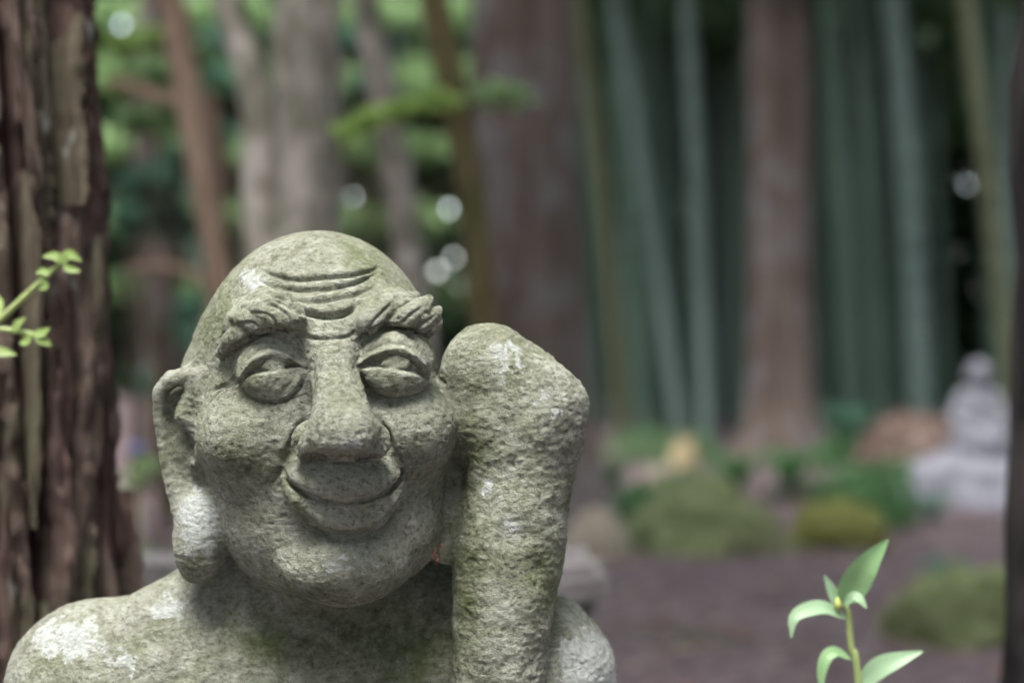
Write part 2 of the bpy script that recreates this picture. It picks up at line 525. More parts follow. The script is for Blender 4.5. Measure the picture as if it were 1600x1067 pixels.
# weathered, tooled stone
tool = fbm(sv_ * np.array([1 / 13., 1 / 5.0, 1 / 13.], np.float32), 2, 3)
lump = fbm(sv_ / 42., 3, 9)
armw = sstep(690, 730, U)
rough = (1.0 + 0.5 * armw) * tool + 0.8 * fbm(sv_ / 7., 2, 31) + (2.4 + 3.5 * armw) * lump
rough *= np.where((V < 440), 0.5, 1.0)
rough = rough - 2.0 * sstep(0.45, 0.7, fbm(sv_ / 14., 2, 61)) * (0.4 + 0.25 * armw) - 0.9 * sstep(0.4, 0.6, fbm(sv_ / 5.5, 1, 67))
sv_ = sv_ + nrm * rough[:, None].astype(np.float32)
nrm = vnormals(sv_, sf_)
U, V = uvw(sv_)

# ---- pale lichen, moss, and dark patches mixing stain with painted shade, as vertex masks
def blob(u, v, ru, rv): return np.exp(-(((U - u) / ru) ** 2 + ((V - v) / rv) ** 2))
wob = fbm(sv_ / 16., 3, 21) * 0.55
lich = (1.25 * blob(396, 436, 20, 14) + 1.2 * blob(312, 812, 36, 52) + 1.15 * blob(105, 1000, 62, 38) + 1.7 * blob(925, 1050, 52, 62)
        + 0.9 * blob(265, 950, 38, 32) + 0.8 * blob(790, 560, 46, 36) + 0.5 * blob(545, 690, 34, 22) + 0.7 * blob(760, 760, 18, 20)
        + 0.7 * blob(545, 885, 60, 22) + 0.7 * blob(190, 1040, 40, 20) + 0.6 * blob(870, 640, 30, 40) + 0.55 * blob(800, 800, 30, 50))
lich = np.clip(lich + wob * (lich > 0.1), 0, 1.4)
moss = (1.0 * blob(650, 1035, 60, 60) + 0.7 * blob(410, 1020, 60, 50) + 0.8 * blob(730, 900, 24, 130) + 0.85 * blob(335, 500, 34, 90) + 0.5 * blob(560, 400, 60, 26) + 0.7 * blob(850, 900, 30, 90) + 0.6 * blob(520, 600, 20, 50) + 0.5 * blob(610, 470, 40, 20)
        + 0.8 * blob(745, 680, 34, 100) + 0.5 * blob(520, 980, 130, 40))  # broad chest patch is moss and also puts chin shade into the colour
moss = np.clip(moss + 0.5 * wob * (moss > 0.1), 0, 1)

stain_shade = (0.8 * blob(375, 725, 60, 40) + 0.75 * blob(655, 735, 48, 60) + 0.6 * blob(450, 720, 30, 40) + 1.15 * blob(530, 1000, 190, 60) + 0.7 * blob(690, 960, 40, 60)
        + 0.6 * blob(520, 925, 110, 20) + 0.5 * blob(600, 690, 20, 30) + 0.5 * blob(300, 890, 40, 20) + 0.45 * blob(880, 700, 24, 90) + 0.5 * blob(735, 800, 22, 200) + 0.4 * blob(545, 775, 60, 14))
stain_shade = np.clip(stain_shade + 0.9 * wob * (stain_shade > 0.08), 0, 1)  # dark stain, plus shade painted on the chest and under chin and cheeks

# ---- which part each face belongs to
fc = sv_[sf_].mean(1)
gd = np.stack([evaluate(g, fc) if nm not in ('nose', 'mouth') else evaluate([q for q in g if not q.sub], fc) for nm, g in GROUPS], 1)
bias = np.array([0, 0, -3, -3, -1.5, -1.5, 0, 0, 0], np.float32)
part = np.argmin(gd + bias, 1)
fu, fv = uvw(fc)
def inpoly(poly):
    p = spline(list(poly) + [poly[0]], 6)
    ins = np.zeros(len(fu), bool)
    for a, b in zip(p[:-1], p[1:]):
        ins ^= ((a[1] > fv) != (b[1] > fv)) & (fu < (b[0] - a[0]) * (fv - a[1]) / (b[1] - a[1] + 1e-12) + a[0])
    return ins & (fc[:, 2] > 60)
NG = len(GROUPS)
for i, (l_, s_, b_) in enumerate(((lidl, slitl, bagl), (lidr, slitr, bagr))):
    m = (inpoly(l_) | inpoly(s_) | inpoly(b_)) & (part == 1)
    part[m] = NG + i
PARTS = [g[0] for g in GROUPS] + ['eye', 'eye']

# ---- material
n = NT('weathered_stone')
big = n.noise(10, 6, 0.65, dist=0.8)
midn = n.noise(38, 7, 0.72, dist=0.5)
fine = n.noise(190, 6, 0.75, n.mapped((1, 1, 1.35)))
grain = n.noise(700, 3, 0.7)
col = n.ramp(big, [(0.28, (0.14, 0.155, 0.08)), (0.45, (0.235, 0.245, 0.175)), (0.58, (0.28, 0.282, 0.235)), (0.74, (0.195, 0.215, 0.115))])
col = n.mix(n.ramp(midn, [(0.51, 0.0), (0.64, 0.75)]), col, (0.40, 0.41, 0.34))
col = n.mix(n.ramp(midn, [(0.33, 0.75), (0.46, 0.0)]), col, (0.125, 0.125, 0.085))
col = n.mix(n.ramp(fine, [(0.36, 0.75), (0.49, 0.0)]), col, (0.10, 0.10, 0.072))
col = n.mix(n.ramp(fine, [(0.54, 0.0), (0.68, 0.6)]), col, (0.46, 0.465, 0.41))
col = n.mix(n.ramp(n.noise(300, 2, 0.5), [(0.66, 0.0), (0.72, 0.6)]), col, (0.06, 0.06, 0.045))
col = n.mix(n.math('MULTIPLY', n.attr('moss'), n.ramp(n.noise(60, 5, 0.7), [(0.35, 0.15), (0.6, 0.85)])), col, (0.105, 0.13, 0.045))
col = n.mix(n.math('MULTIPLY', n.attr('stain_shade'), n.ramp(n.noise(95, 6, 0.75), [(0.38, 0.95), (0.66, 0.2)])), col, n.mix(1.0, col, (0.40, 0.41, 0.36), 'MULTIPLY'))  # darkens the stone by the mask: stain together with painted shade
lm = n.ramp(n.math('ADD', n.attr('lichen'), n.math('MULTIPLY', n.math('SUBTRACT', n.noise(150, 7, 0.8), 0.5), 2.0)), [(0.55, 0.0), (0.63, 0.88)])
lcol = n.mix(n.ramp(n.noise(240, 4, 0.7), [(0.35, 0.0), (0.6, 1.0)]), (0.29, 0.305, 0.265), (0.47, 0.495, 0.48))
col = n.mix(lm, col, lcol)
hgt = n.math('ADD', n.math('ADD', fine, n.math('MULTIPLY', grain, 0.3)), n.math('MULTIPLY', midn, 0.9))
nb = n.bump(hgt, 0.9, 0.0045)
M_stone = n.done(col, nb, 0.9, 0.18)

# ---- build the parts
base_loc = Vector((at(500, 1000, DS + 0.05).x, DS + 0.06, 0.0))
statue = empty('stone_statue', base_loc)
tag(statue, 'weathered grey stone statue of a smiling bald man with bushy eyebrows and long earlobes', 'statue')
wv = np.stack([sv_[:, 0] * S, DS - sv_[:, 2] * S, CAMZ + sv_[:, 1] * S], 1) - np.array(base_loc)
wn_ = np.stack([nrm[:, 0], -nrm[:, 2], nrm[:, 1]], 1)
LBL = {}
head_o = None
def build_part(i, parent):
    fs = sf_[part == i]
    if not len(fs): return None
    ids, inv = np.unique(fs, return_inverse=True)
    o = mesh_obj(PARTS[i], wv[ids], inv.reshape(fs.shape), M_stone, parent)
    me = o.data
    for nm, arr in (('lichen', lich), ('moss', moss), ('stain_shade', stain_shade)):
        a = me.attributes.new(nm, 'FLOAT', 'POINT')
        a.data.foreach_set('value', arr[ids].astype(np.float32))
    me.normals_split_custom_set_from_vertices(wn_[ids].tolist())
    return o
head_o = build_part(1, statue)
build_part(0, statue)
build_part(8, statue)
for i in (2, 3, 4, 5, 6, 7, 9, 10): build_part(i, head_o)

# ---- the seated lower body and the boulder seat, below the picture's edge
low_p = [E(490, 1330, -60, 330, 330, 190, 0), CH([(125, 1180, -50, 122), (95, 1420, 10, 110), (260, 1600, 200, 95)], 40),
         CH([(860, 1180, -60, 114), (880, 1420, 0, 105), (775, 1480, 85, 90)], 40), CH([(776, 1110, 82, 64), (778, 1480, 85, 80)], 30),
         CH([(300, 1640, -60, 170), (80, 1700, 90, 150), (420, 1740, 280, 110)], 50), CH([(680, 1640, -60, 170), (910, 1700, 90, 150), (560, 1760, 260, 105)], 50),
         E(490, 1700, -60, 420, 190, 260, 60)]
lv, lf = surface_nets(lambda p: evaluate(low_p, p), P(-120, 1880) + np.array([0, 0, -340]), P(1130, 1112) + np.array([0, 0, 460]), 10)
lv = lv + vnormals(lv, lf) * (fbm(lv / 50., 3, 4) * 5)[:, None]
def sculpt_to_world(v): return np.stack([v[:, 0] * S, DS - v[:, 2] * S, CAMZ + v[:, 1] * S], 1)
mesh_obj('crossed_legs', sculpt_to_world(lv) - np.array(base_loc), lf, M_stone, statue)
seat_p = [E(500, 2060, 0, 640, 240, 460, 0), E(250, 2120, 60, 420, 180, 420, 60), E(760, 2130, 40, 430, 190, 420, 60)]
qv, qf = surface_nets(lambda p: evaluate(seat_p, p), P(-350, 2330) + np.array([0, 0, -520]), P(1350, 1790) + np.array([0, 0, 560]), 20)
qv = qv + vnormals(qv, qf) * (fbm(qv / 120., 4, 5) * 34)[:, None]
rk = mesh_obj('boulder', sculpt_to_world(qv) - np.array([base_loc.x, base_loc.y, 0]), qf, M_stone)
rk.location = base_loc
tag(rk, 'rough grey boulder that the smiling stone statue sits on', 'boulder')

# ================================================================== MATERIALS OF THE WOOD
def bark(name, dark, mid, light, sx=26, sz=3.0, patch=None, bs=0.8, bd=0.02):
    n = NT(name)
    vec = n.mapped((sx, sx, sz))
    f = n.noise(1.0, 6, 0.65, vec, 0.6)
    col = n.ramp(f, [(0.32, dark), (0.5, mid), (0.68, light)])
    big = n.noise(3.0, 4, 0.6)
    if patch: col = n.mix(n.ramp(big, [(0.5, 0.0), (0.62, 0.75)]), col, patch)
    return n.done(col, n.bump(f, bs, bd), 0.92, 0.12)
def leafmat(name, a, b, trans=0.35, rough=0.5):
    n = NT(name)
    f = n.noise(9.0, 3, 0.6)
    col = n.ramp(f, [(0.3, a), (0.7, b)])
    m = n.done(col, None, rough, 0.3)
    tr = n.n.new('ShaderNodeBsdfTranslucent')
    n.lk(col, tr.inputs['Color'])
    mx = n.n.new('ShaderNodeMixShader')
    mx.inputs['Fac'].default_value = trans
    n.lk(n.b.outputs[0], mx.inputs[1]); n.lk(tr.outputs[0], mx.inputs[2])
    n.lk(mx.outputs[0], n.n['Material Output'].inputs['Surface'])
    return m
def cedar_strip_mat(name, dark, mid, light, moss):
    n = NT(name)
    f = n.noise(1.0, 7, 0.7, n.mapped((75, 75, 7)), 1.2)
    col = n.ramp(f, [(0.30, dark), (0.5, mid), (0.70, light)])
    col = n.mix(n.ramp(n.noise(9, 5, 0.7), [(0.5, 0.0), (0.64, 0.7)]), col, moss)
    col = n.mix(n.ramp(n.noise(17, 3, 0.6, n.mapped((1, 1, 0.6))), [(0.66, 0.0), (0.72, 0.85)]), col, (0.42, 0.44, 0.42))
    return n.done(col, n.bump(f, 1.0, 0.012), 0.92, 0.1)
M_cedars = [cedar_strip_mat('cedar_bark_brown', (0.04, 0.028, 0.023), (0.14, 0.10, 0.083), (0.25, 0.205, 0.175), (0.135, 0.135, 0.085)),
            cedar_strip_mat('cedar_bark_red', (0.04, 0.024, 0.021), (0.13, 0.083, 0.072), (0.23, 0.172, 0.152), (0.15, 0.128, 0.10)),
            cedar_strip_mat('cedar_bark_green', (0.042, 0.035, 0.025), (0.135, 0.112, 0.08), (0.24, 0.21, 0.16), (0.125, 0.14, 0.078))]
M_cedar_core = bark('cedar_inner_bark', (0.02, 0.011, 0.011), (0.05, 0.025, 0.024), (0.09, 0.045, 0.042), 30, 2.2)
M_cedar_far = bark('far_cedar_bark', (0.05, 0.039, 0.034), (0.112, 0.085, 0.073), (0.165, 0.135, 0.122), 10, 0.8, (0.165, 0.155, 0.158))
M_pale = bark('pale_mottled_bark', (0.075, 0.07, 0.052), (0.31, 0.28, 0.245), (0.52, 0.47, 0.43), 9, 5, (0.11, 0.115, 0.075))
M_orange = bark('orange_brown_bark', (0.14, 0.095, 0.07), (0.26, 0.18, 0.135), (0.34, 0.25, 0.195), 16, 4)
M_mossbark = bark('moss_covered_bark', (0.05, 0.04, 0.022), (0.11, 0.088, 0.045), (0.16, 0.138, 0.075), 18, 5, (0.095, 0.10, 0.04))
M_black = bark('black_damp_bark', (0.008, 0.007, 0.008), (0.022, 0.019, 0.02), (0.07, 0.06, 0.058), 26, 3, (0.075, 0.065, 0.06))
M_twigwood = bark('twig_wood', (0.05, 0.04, 0.03), (0.11, 0.085, 0.065), (0.16, 0.13, 0.1), 30, 8)

def bamboo_mat(name, a, b):
    n = NT(name)
    col = n.ramp(n.noise(1.0, 4, 0.6, n.mapped((9, 9, 0.9))), [(0.3, a), (0.7, b)])
    return n.done(col, None, 0.45, 0.35)
M_bam = [bamboo_mat('grey_green_bamboo', (0.095, 0.145, 0.128), (0.17, 0.225, 0.208)),
         bamboo_mat('green_bamboo', (0.07, 0.122, 0.088), (0.125, 0.19, 0.145)),
         bamboo_mat('olive_bamboo', (0.10, 0.115, 0.065), (0.145, 0.16, 0.095))]
M_bamleaf = leafmat('bamboo_leaf', (0.035, 0.075, 0.03), (0.075, 0.13, 0.05))
M_thicket = leafmat('thicket_leaf', (0.032, 0.072, 0.036), (0.075, 0.125, 0.06), 0.3)
M_leaf_bright = leafmat('bright_leaf', (0.28, 0.42, 0.12), (0.40, 0.54, 0.18), 0.5)
M_leaf_mid = leafmat('mid_green_leaf', (0.22, 0.35, 0.15), (0.34, 0.48, 0.24), 0.45)
M_leaf_cool = leafmat('cool_green_leaf', (0.08, 0.20, 0.13), (0.16, 0.30, 0.20), 0.4)
M_fern = leafmat('fern_leaf', (0.06, 0.15, 0.06), (0.12, 0.25, 0.09), 0.4)
M_weed = leafmat('weed_leaf', (0.22, 0.38, 0.17), (0.31, 0.48, 0.24), 0.35, 0.45)
M_weed_pale = leafmat('weed_leaf_pale', (0.26, 0.40, 0.24), (0.33, 0.47, 0.29), 0.35, 0.4)
M_bud = leafmat('yellow_bud', (0.42, 0.48, 0.12), (0.52, 0.56, 0.2), 0.3)
M_sprig = leafmat('sprig_leaf', (0.25, 0.36, 0.10), (0.35, 0.46, 0.17), 0.4, 0.45)
M_stem = leafmat('green_stem', (0.28, 0.36, 0.13), (0.36, 0.42, 0.18), 0.15)
M_litter = [leafmat('brown_leaf', (0.12, 0.06, 0.045), (0.22, 0.12, 0.09), 0.1), leafmat('grey_brown_leaf', (0.10, 0.075, 0.075), (0.20, 0.15, 0.15), 0.1),
            leafmat('tan_leaf', (0.24, 0.17, 0.13), (0.34, 0.25, 0.2), 0.1)]
M_redleaf = leafmat('dry_red_brown_leaf', (0.14, 0.09, 0.07), (0.25, 0.175, 0.145), 0.1)
n = NT('forest_soil')
f1, f2, f3 = n.noise(1.1, 5, 0.65), n.noise(14, 6, 0.7), n.noise(70, 4, 0.7)
col = n.ramp(f2, [(0.3, (0.07, 0.052, 0.054)), (0.52, (0.16, 0.124, 0.132)), (0.72, (0.26, 0.21, 0.22))])
col = n.mix(n.ramp(f1, [(0.5, 0.0), (0.68, 0.55)]), col, (0.22, 0.18, 0.185))
col = n.mix(n.ramp(n.noise(0.6, 4, 0.6), [(0.56, 0.0), (0.66, 0.6)]), col, (0.07, 0.09, 0.035))
M_soil = n.done(col, n.bump(n.math('ADD', f2, n.math('MULTIPLY', f3, 0.5)), 0.9, 0.03), 0.95, 0.1)
n = NT('mossy_rock')
f = n.noise(22, 6, 0.7)
geo = n.n.new('ShaderNodeNewGeometry')
col = n.ramp(f, [(0.3, (0.11, 0.135, 0.06)), (0.55, (0.20, 0.235, 0.115)), (0.75, (0.31, 0.33, 0.19))])
col = n.mix(n.ramp(n.noise(5, 4, 0.6), [(0.58, 0.0), (0.68, 0.7)]), col, (0.13, 0.10, 0.085))
M_mossrock = n.done(col, n.bump(f, 1.0, 0.03), 0.95, 0.1)
n = NT('yellow_moss')
f = n.noise(24, 6, 0.7)
col = n.ramp(f, [(0.3, (0.13, 0.14, 0.04)), (0.7, (0.28, 0.285, 0.10))])
M_yellowmoss = n.done(col, n.bump(f, 1.0, 0.03), 0.95, 0.1)
n = NT('pale_grey_stone')
f = n.noise(30, 5, 0.65)
col = n.ramp(f, [(0.3, (0.21, 0.21, 0.245)), (0.7, (0.36, 0.355, 0.40))])
M_palestone = n.done(col, n.bump(f, 0.6, 0.01), 0.9, 0.15)
n = NT('bench_stone')
f = n.noise(26, 6, 0.7)
col = n.ramp(f, [(0.3, (0.09, 0.083, 0.08)), (0.7, (0.19, 0.178, 0.178))])
M_bench = n.done(col, n.bump(f, 0.8, 0.012), 0.92, 0.12)
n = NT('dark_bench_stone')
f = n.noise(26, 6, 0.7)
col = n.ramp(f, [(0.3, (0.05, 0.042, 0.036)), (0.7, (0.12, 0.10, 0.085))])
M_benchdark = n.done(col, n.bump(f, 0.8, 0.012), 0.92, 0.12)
n = NT('tan_stone')
f = n.noise(18, 6, 0.7)
col = n.ramp(f, [(0.3, (0.22, 0.185, 0.14)), (0.7, (0.38, 0.33, 0.27))])
M_tan = n.done(col, n.bump(f, 0.8, 0.02), 0.92, 0.12)
n = NT('ochre_stone')
f = n.noise(18, 6, 0.7)
col = n.ramp(f, [(0.3, (0.30, 0.24, 0.13)), (0.7, (0.46, 0.38, 0.24))])
M_ochre = n.done(col, n.bump(f, 0.8, 0.02), 0.92, 0.12)
n = NT('blue_petal')
M_blue = n.done((0.28, 0.30, 0.62), None, 0.6, 0.2)
n = NT('pink_bead')
M_pink = n.done((0.42, 0.235, 0.18), None, 0.5, 0.3)
n = NT('white_speck')
M_white = n.done((0.75, 0.75, 0.72), None, 0.6, 0.3)

# ================================================================== BUILDERS
rng = np.random.default_rng(11)
def catmull(pts, m):
    return spline(pts, m)
def frame(path):
    t = np.gradient(path, axis=0)
    t /= np.linalg.norm(t, axis=1, keepdims=True) + 1e-9
    ref = np.array([0.0, 1.0, 0.0]) if abs(t[0][1]) < 0.9 else np.array([1.0, 0, 0])
    a = np.cross(t, ref); a /= np.linalg.norm(a, axis=1, keepdims=True) + 1e-9
    b = np.cross(t, a)
    return a, b
def tube_geo(path, rad, seg=16, rough=0.0, rs=0.2, seed=0, cap=True):
    path = np.asarray(path, float); rad = np.asarray(rad, float)
    a, b = frame(path)
    th = np.linspace(0, 2 * np.pi, seg, endpoint=False)
    ring = np.cos(th)[None, :, None] * a[:, None] + np.sin(th)[None, :, None] * b[:, None]
    r = rad[:, None] * np.ones(seg)
    if rough:
        q = (path[:, None] + ring * rad[:, None, None]).reshape(-1, 3)
        r = r * (1 + rough * fbm(q / rs * np.array([1, 1, 0.3]), 3, seed).reshape(r.shape))
    v = (path[:, None] + ring * r[..., None]).reshape(-1, 3)
    N = len(path)
    i, j = np.meshgrid(np.arange(N - 1), np.arange(seg), indexing='ij')
    j2 = (j + 1) % seg
    f = np.stack([i * seg + j, i * seg + j2, (i + 1) * seg + j2, (i + 1) * seg + j], -1).reshape(-1, 4)
    return v, f
def join(parts):
    vs, fs, o = [], [], 0
    for v, f in parts:
        vs.append(v); fs.append(f + o); o += len(v)
    return np.concatenate(vs), np.concatenate(fs)
def trunk_path(px, d, z0=-0.05, z1=6.0, wpx=None):
    """px: list of (v, u_centre, width_px) seen at depth d -> world path and radii, extended to the ground and up"""
    pts = []
    for v, u, w in px:
        p = at(u, v, d)
        pts.append((p.z, p.x, w / FP * d / 2))
    pts.sort()
    z = np.array([p[0] for p in pts]); x = np.array([p[1] for p in pts]); r = np.array([p[2] for p in pts])
    s0 = (x[1] - x[0]) / (z[1] - z[0]); s1 = (x[-1] - x[-2]) / (z[-1] - z[-2])
    zz = np.linspace(z0, z1, 44)
    xx = np.interp(zz, z, x); rr = np.interp(zz, z, r)
    xx = np.where(zz < z[0], x[0] + s0 * 0.6 * (zz - z[0]), xx)
    xx = np.where(zz > z[-1], x[-1] + s1 * 0.6 * (zz - z[-1]), xx)
    rr = np.where(zz > z[-1], np.maximum(r[-1] * (1 - (zz - z[-1]) / (z1 * 2.2)), 0.012), rr)
    rr = rr * (1 + 0.55 * np.exp(-np.clip(zz, 0, None) / 0.16))
    return np.stack([xx, np.full_like(zz, d), zz], 1), rr
def leaf_quads(c, size, aspect=0.45, droop=0.3, rng=rng):
    """one folded diamond leaf per centre"""
    m = len(c)
    th = rng.uniform(0, 2 * np.pi, m); ph = rng.normal(-droop, 0.5, m)
    ax = np.stack([np.cos(th) * np.cos(ph), np.sin(th) * np.cos(ph), np.sin(ph)], 1)
    up = rng.normal(0, 0.5, (m, 3)) + np.array([0, 0, 1.0])
    sd = np.cross(ax, up); sd /= np.linalg.norm(sd, axis=1, keepdims=True) + 1e-9
    L = (size * rng.uniform(0.6, 1.3, m))[:, None]
    W = L * aspect * 0.5
    n_ = np.cross(sd, ax)
    v = np.stack([c - ax * L * 0.5, c + sd * W + n_ * L * 0.06, c + ax * L * 0.5 - n_ * L * 0.1, c - sd * W + n_ * L * 0.06], 1).reshape(-1, 3)
    return v, np.arange(4 * m).reshape(-1, 4)
def clump_points(centres, radii, count, rng=rng, flat=0.7):
    k = rng.integers(0, len(centres), count)
    p = rng.normal(0, 1, (count, 3))
    p /= np.linalg.norm(p, axis=1, keepdims=True)
    p *= rng.uniform(0.35, 1, count)[:, None]
    p[:, 2] *= flat
    return np.asarray(centres)[k] + p * np.asarray(radii)[k][:, None]
def rock_geo(rx, ry, rz, seed, amp=0.28, sub=4):
    bm = bmesh.new()
    bmesh.ops.create_icosphere(bm, subdivisions=sub, radius=1)
    v = np.array([q.co[:] for q in bm.verts]); f = [[q.index for q in fa.verts] for fa in bm.faces]
    bm.free()
    v = v * (1 + amp * fbm(v * 1.9 + seed, 3, seed))[:, None] * (1 + 0.10 * fbm(v * 7, 3, seed))[:, None]
    v = v * np.array([rx, ry, rz])
    return v, f
def rock(name, u0, u1, vtop, vbase, mat, seed, label, cat='rock', group=None, dep=None, amp=0.5):
    d = CAMZ * FP / (vbase - 533.5)
    w = (u1 - u0) / FP * d
    hgt = (vbase - vtop) / FP * d
    v, f = rock_geo(w / 2, dep or w * 0.4, hgt, seed, amp)
    keep = np.array([0, 0, 0.0])
    o = mesh_obj(name, v - keep, f, mat)
    o.location = ((u0 + u1) / 2 / FP * d - 800 / FP * d, d + (dep or w * 0.4) * 0.6, 0.0)
    return tag(o, label, cat, group)

# ================================================================== GROUND
gx = np.concatenate([np.linspace(-150, -14, 12), np.linspace(-12, 12, 90), np.linspace(14, 150, 12)])
gy = np.concatenate([np.linspace(-150, -5, 10), np.linspace(-4, 20, 100), np.linspace(22, 200, 14)])
X, Y = np.meshgrid(gx, gy, indexing='ij')
gz = fbm(np.stack([X.ravel(), Y.ravel(), 0 * X.ravel()], 1) * 0.9, 3, 5) * 0.035
gv = np.stack([X.ravel(), Y.ravel(), gz], 1)
ny = len(gy)
i, j = np.meshgrid(np.arange(len(gx) - 1), np.arange(ny - 1), indexing='ij')
gf = np.stack([i * ny + j, (i + 1) * ny + j, (i + 1) * ny + j + 1, i * ny + j + 1], -1).reshape(-1, 4)
tag(mesh_obj('ground', gv, gf, M_soil), kind='structure')

# fallen leaves on the soil (nobody could count them)
for k, (mt, cnt) in enumerate(zip(M_litter, (5200, 4200, 1500))):
    c = np.stack([rng.uniform(-4.5, 6.5, cnt), rng.uniform(2.2, 16, cnt), np.full(cnt, 0.045)], 1)
    v, f = leaf_quads(c, 0.075, 0.5, 0.0)
    v[:, 2] = 0.03 + np.abs(v[:, 2] - 0.045) * 0.5
    tag(mesh_obj('fallen_leaves', v, f, mt), ['fallen brown leaves strewn over the soil', 'fallen grey brown leaves strewn over the soil', 'fallen pale tan leaves strewn over the soil'][k], 'leaf litter', kind='stuff')

# ================================================================== NEAR CEDAR ON THE LEFT
D1 = 1.78
ctr = at(4, 533, D1).x
cedar = empty('cedar_tree', (ctr, D1, 0))
tag(cedar, 'cedar with peeling ridged reddish bark close beside the smiling statue', 'tree')
zz = np.linspace(-0.06, 5.2, 110)
core_r = 0.105 * (1 + 0.16 * np.exp(-np.clip(zz, 0, 9) / 0.4)) * (1 - 0.03 * zz)
lean_x = -0.008 - np.where(zz > 0.9, 0.045, 0.016) * (zz - 0.9) - 0.02 * np.clip(zz - 1.0, 0, 9)
v, f = tube_geo(np.stack([lean_x, 0 * zz, zz], 1), core_r, 30, 0.10, 0.08, 3)
mesh_obj('trunk', v, f, M_cedar_core, cedar)
r_s = random.Random(5)
ang = 0.0
strips = []
while ang < 360 - 8:
    w = r_s.choice((7, 10, 14, 18, 22))
    strips.append((ang + w / 2, w * 0.9, r_s.uniform(-7, 7), r_s.uniform(0.012, 0.034)))
    ang += w + r_s.uniform(-3, 3)
nz, nt = 240, 9
zc = np.concatenate([np.linspace(-0.06, 0.45, 20, endpoint=False), np.linspace(0.45, 1.4, 180, endpoint=False), np.linspace(1.4, 5.2, 40)])
cr_ = np.interp(zc, zz, core_r)
lean = np.interp(zc, zz, lean_x)
flakes = [(r_s.uniform(-175, 5), r_s.uniform(4, 11), r_s.uniform(-9, 9), r_s.uniform(0.020, 0.040), r_s.uniform(0.40, 1.35), r_s.uniform(0.10, 0.40)) for _ in range(70)]
for k, (a0, w, drift, th, *span) in enumerate([(*s_,) for s_ in strips] + flakes):
    t = np.linspace(-1, 1, nt)
    if span:
        nz = 60
        zc = np.linspace(span[0] - span[1] / 2, span[0] + span[1] / 2, nz)
        cr_ = np.interp(zc, zz, core_r); lean = np.interp(zc, zz, lean_x)
    q = np.stack([np.full(nz, k * 3.1), zc * 2.2, np.zeros(nz)], 1)
    aa = R(a0) + R(1) * (drift * (zc - 1.0) * 2 + 9 * fbm(q, 3, 8))
    wl_ = R(w / 2) * np.clip(1 + 0.75 * fbm(q * 1.7, 4, 9) + 0.35 * fbm(q * 13, 2, 19), 0.15, 2)
    wr_ = R(w / 2) * np.clip(1 + 0.75 * fbm(q * 1.7, 4, 29) + 0.35 * fbm(q * 13, 2, 39), 0.15, 2)
    if span:
        e_ = np.clip(np.minimum(np.linspace(0, 1, nz), np.linspace(1, 0, nz)) * 5, 0.03, 1)
        wl_ = wl_ * e_; wr_ = wr_ * e_
    A = aa[:, None] + np.where(t < 0, wl_[:, None], wr_[:, None]) * t
    thk = th * np.clip(1 + 0.9 * fbm(q * 1.3 + 7, 3, 14), 0.1, 2)
    prof = np.where(np.abs(t) > 0.99, -0.015, (1 - 0.6 * t ** 2)[None] * thk[:, None])
    qq = np.stack([np.cos(A).ravel() * 3 + k, np.sin(A).ravel() * 3, np.repeat(zc, nt) * 1.2], 1)
    rr = cr_[:, None] + prof + (0.014 * fbm(qq * 3.0, 3, 10) + 0.016 * fbm(qq * np.array([20, 20, 3.0]), 3, 12)).reshape(nz, nt) * (np.abs(t) < 0.99)
    v = np.stack([np.cos(A) * rr + lean[:, None], np.sin(A) * rr, np.repeat(zc[:, None], nt, 1)], -1).reshape(-1, 3)
    ii, jj = np.meshgrid(np.arange(nz - 1), np.arange(nt - 1), indexing='ij')
    f = np.stack([ii * nt + jj, ii * nt + jj + 1, (ii + 1) * nt + jj + 1, (ii + 1) * nt + jj], -1).reshape(-1, 4)
    mesh_obj('bark_strip', v, f, M_cedars[(k * 7 + 1) % 3], cedar)
c = clump_points([(0.1 * math.sin(q * 2.4) * 9, 0.1 * math.cos(q * 2.4) * 9, 5.0 + q * 0.35) for q in range(12)], [0.9] * 12, 1500)
v, f = leaf_quads(c, 0.22, 0.4)
mesh_obj('crown', v, f, M_thicket, cedar)

# dark trunk at the right edge
pth, rr = trunk_path([(0, 1784, 374), (500, 1774, 374), (1067, 1758, 372)], 2.05, z1=5)
tr = empty('dark_tree', (pth[0][0], 2.05, 0))
tag(tr, 'black wet tree trunk beyond the leafy weed, edge only in view', 'tree')
v, f = tube_geo(pth - np.array(tr.location), rr, 40, 0.16, 0.06, 13)
mesh_obj('trunk', v, f, M_black, tr)
c = clump_points([(0.5 * math.sin(q * 2.4), 0.5 * math.cos(q * 2.4), 5.0 + q * 0.3) for q in range(9)], [0.8] * 9, 900)
v, f = leaf_quads(c, 0.2, 0.4)
mesh_obj('crown', v, f, M_thicket, tr)

# ================================================================== MIDDLE TREES
def simple_tree(name, px, d, mat, label, z1=7, seg=24, rough=0.08, rs=0.15, seed=1, crown=None, crown_n=1100, limbs=()):
    pth, rr = trunk_path(px, d, z1=z1)
    root = empty(name, (float(pth[0][0]), d, 0))
    o = np.array(root.location)
    v, f = tube_geo(pth - o, rr, seg, rough, rs, seed)
    mesh_obj('trunk', v, f, mat, root)
    for lp, r0, r1 in limbs:
        q = catmull([np.array(at(u_, v_, d_)) - o for u_, v_, d_ in lp], 8)
        v, f = tube_geo(q, np.linspace(r0, r1, len(q)), 12, rough, rs, seed + 3)
        mesh_obj('limb', v, f, mat, root)
    top = pth[-1] - o
    cc = [(top[0] + math.sin(q * 2.4) * 0.9, math.cos(q * 2.4) * 0.9, top[2] - 1.0 + q * 0.32) for q in range(10)]
    v, f = leaf_quads(clump_points(cc, [0.85] * 10, crown_n), 0.24, 0.45)
    mesh_obj('crown', v, f, crown or M_bamleaf, root)
    return tag(root, label, 'tree')
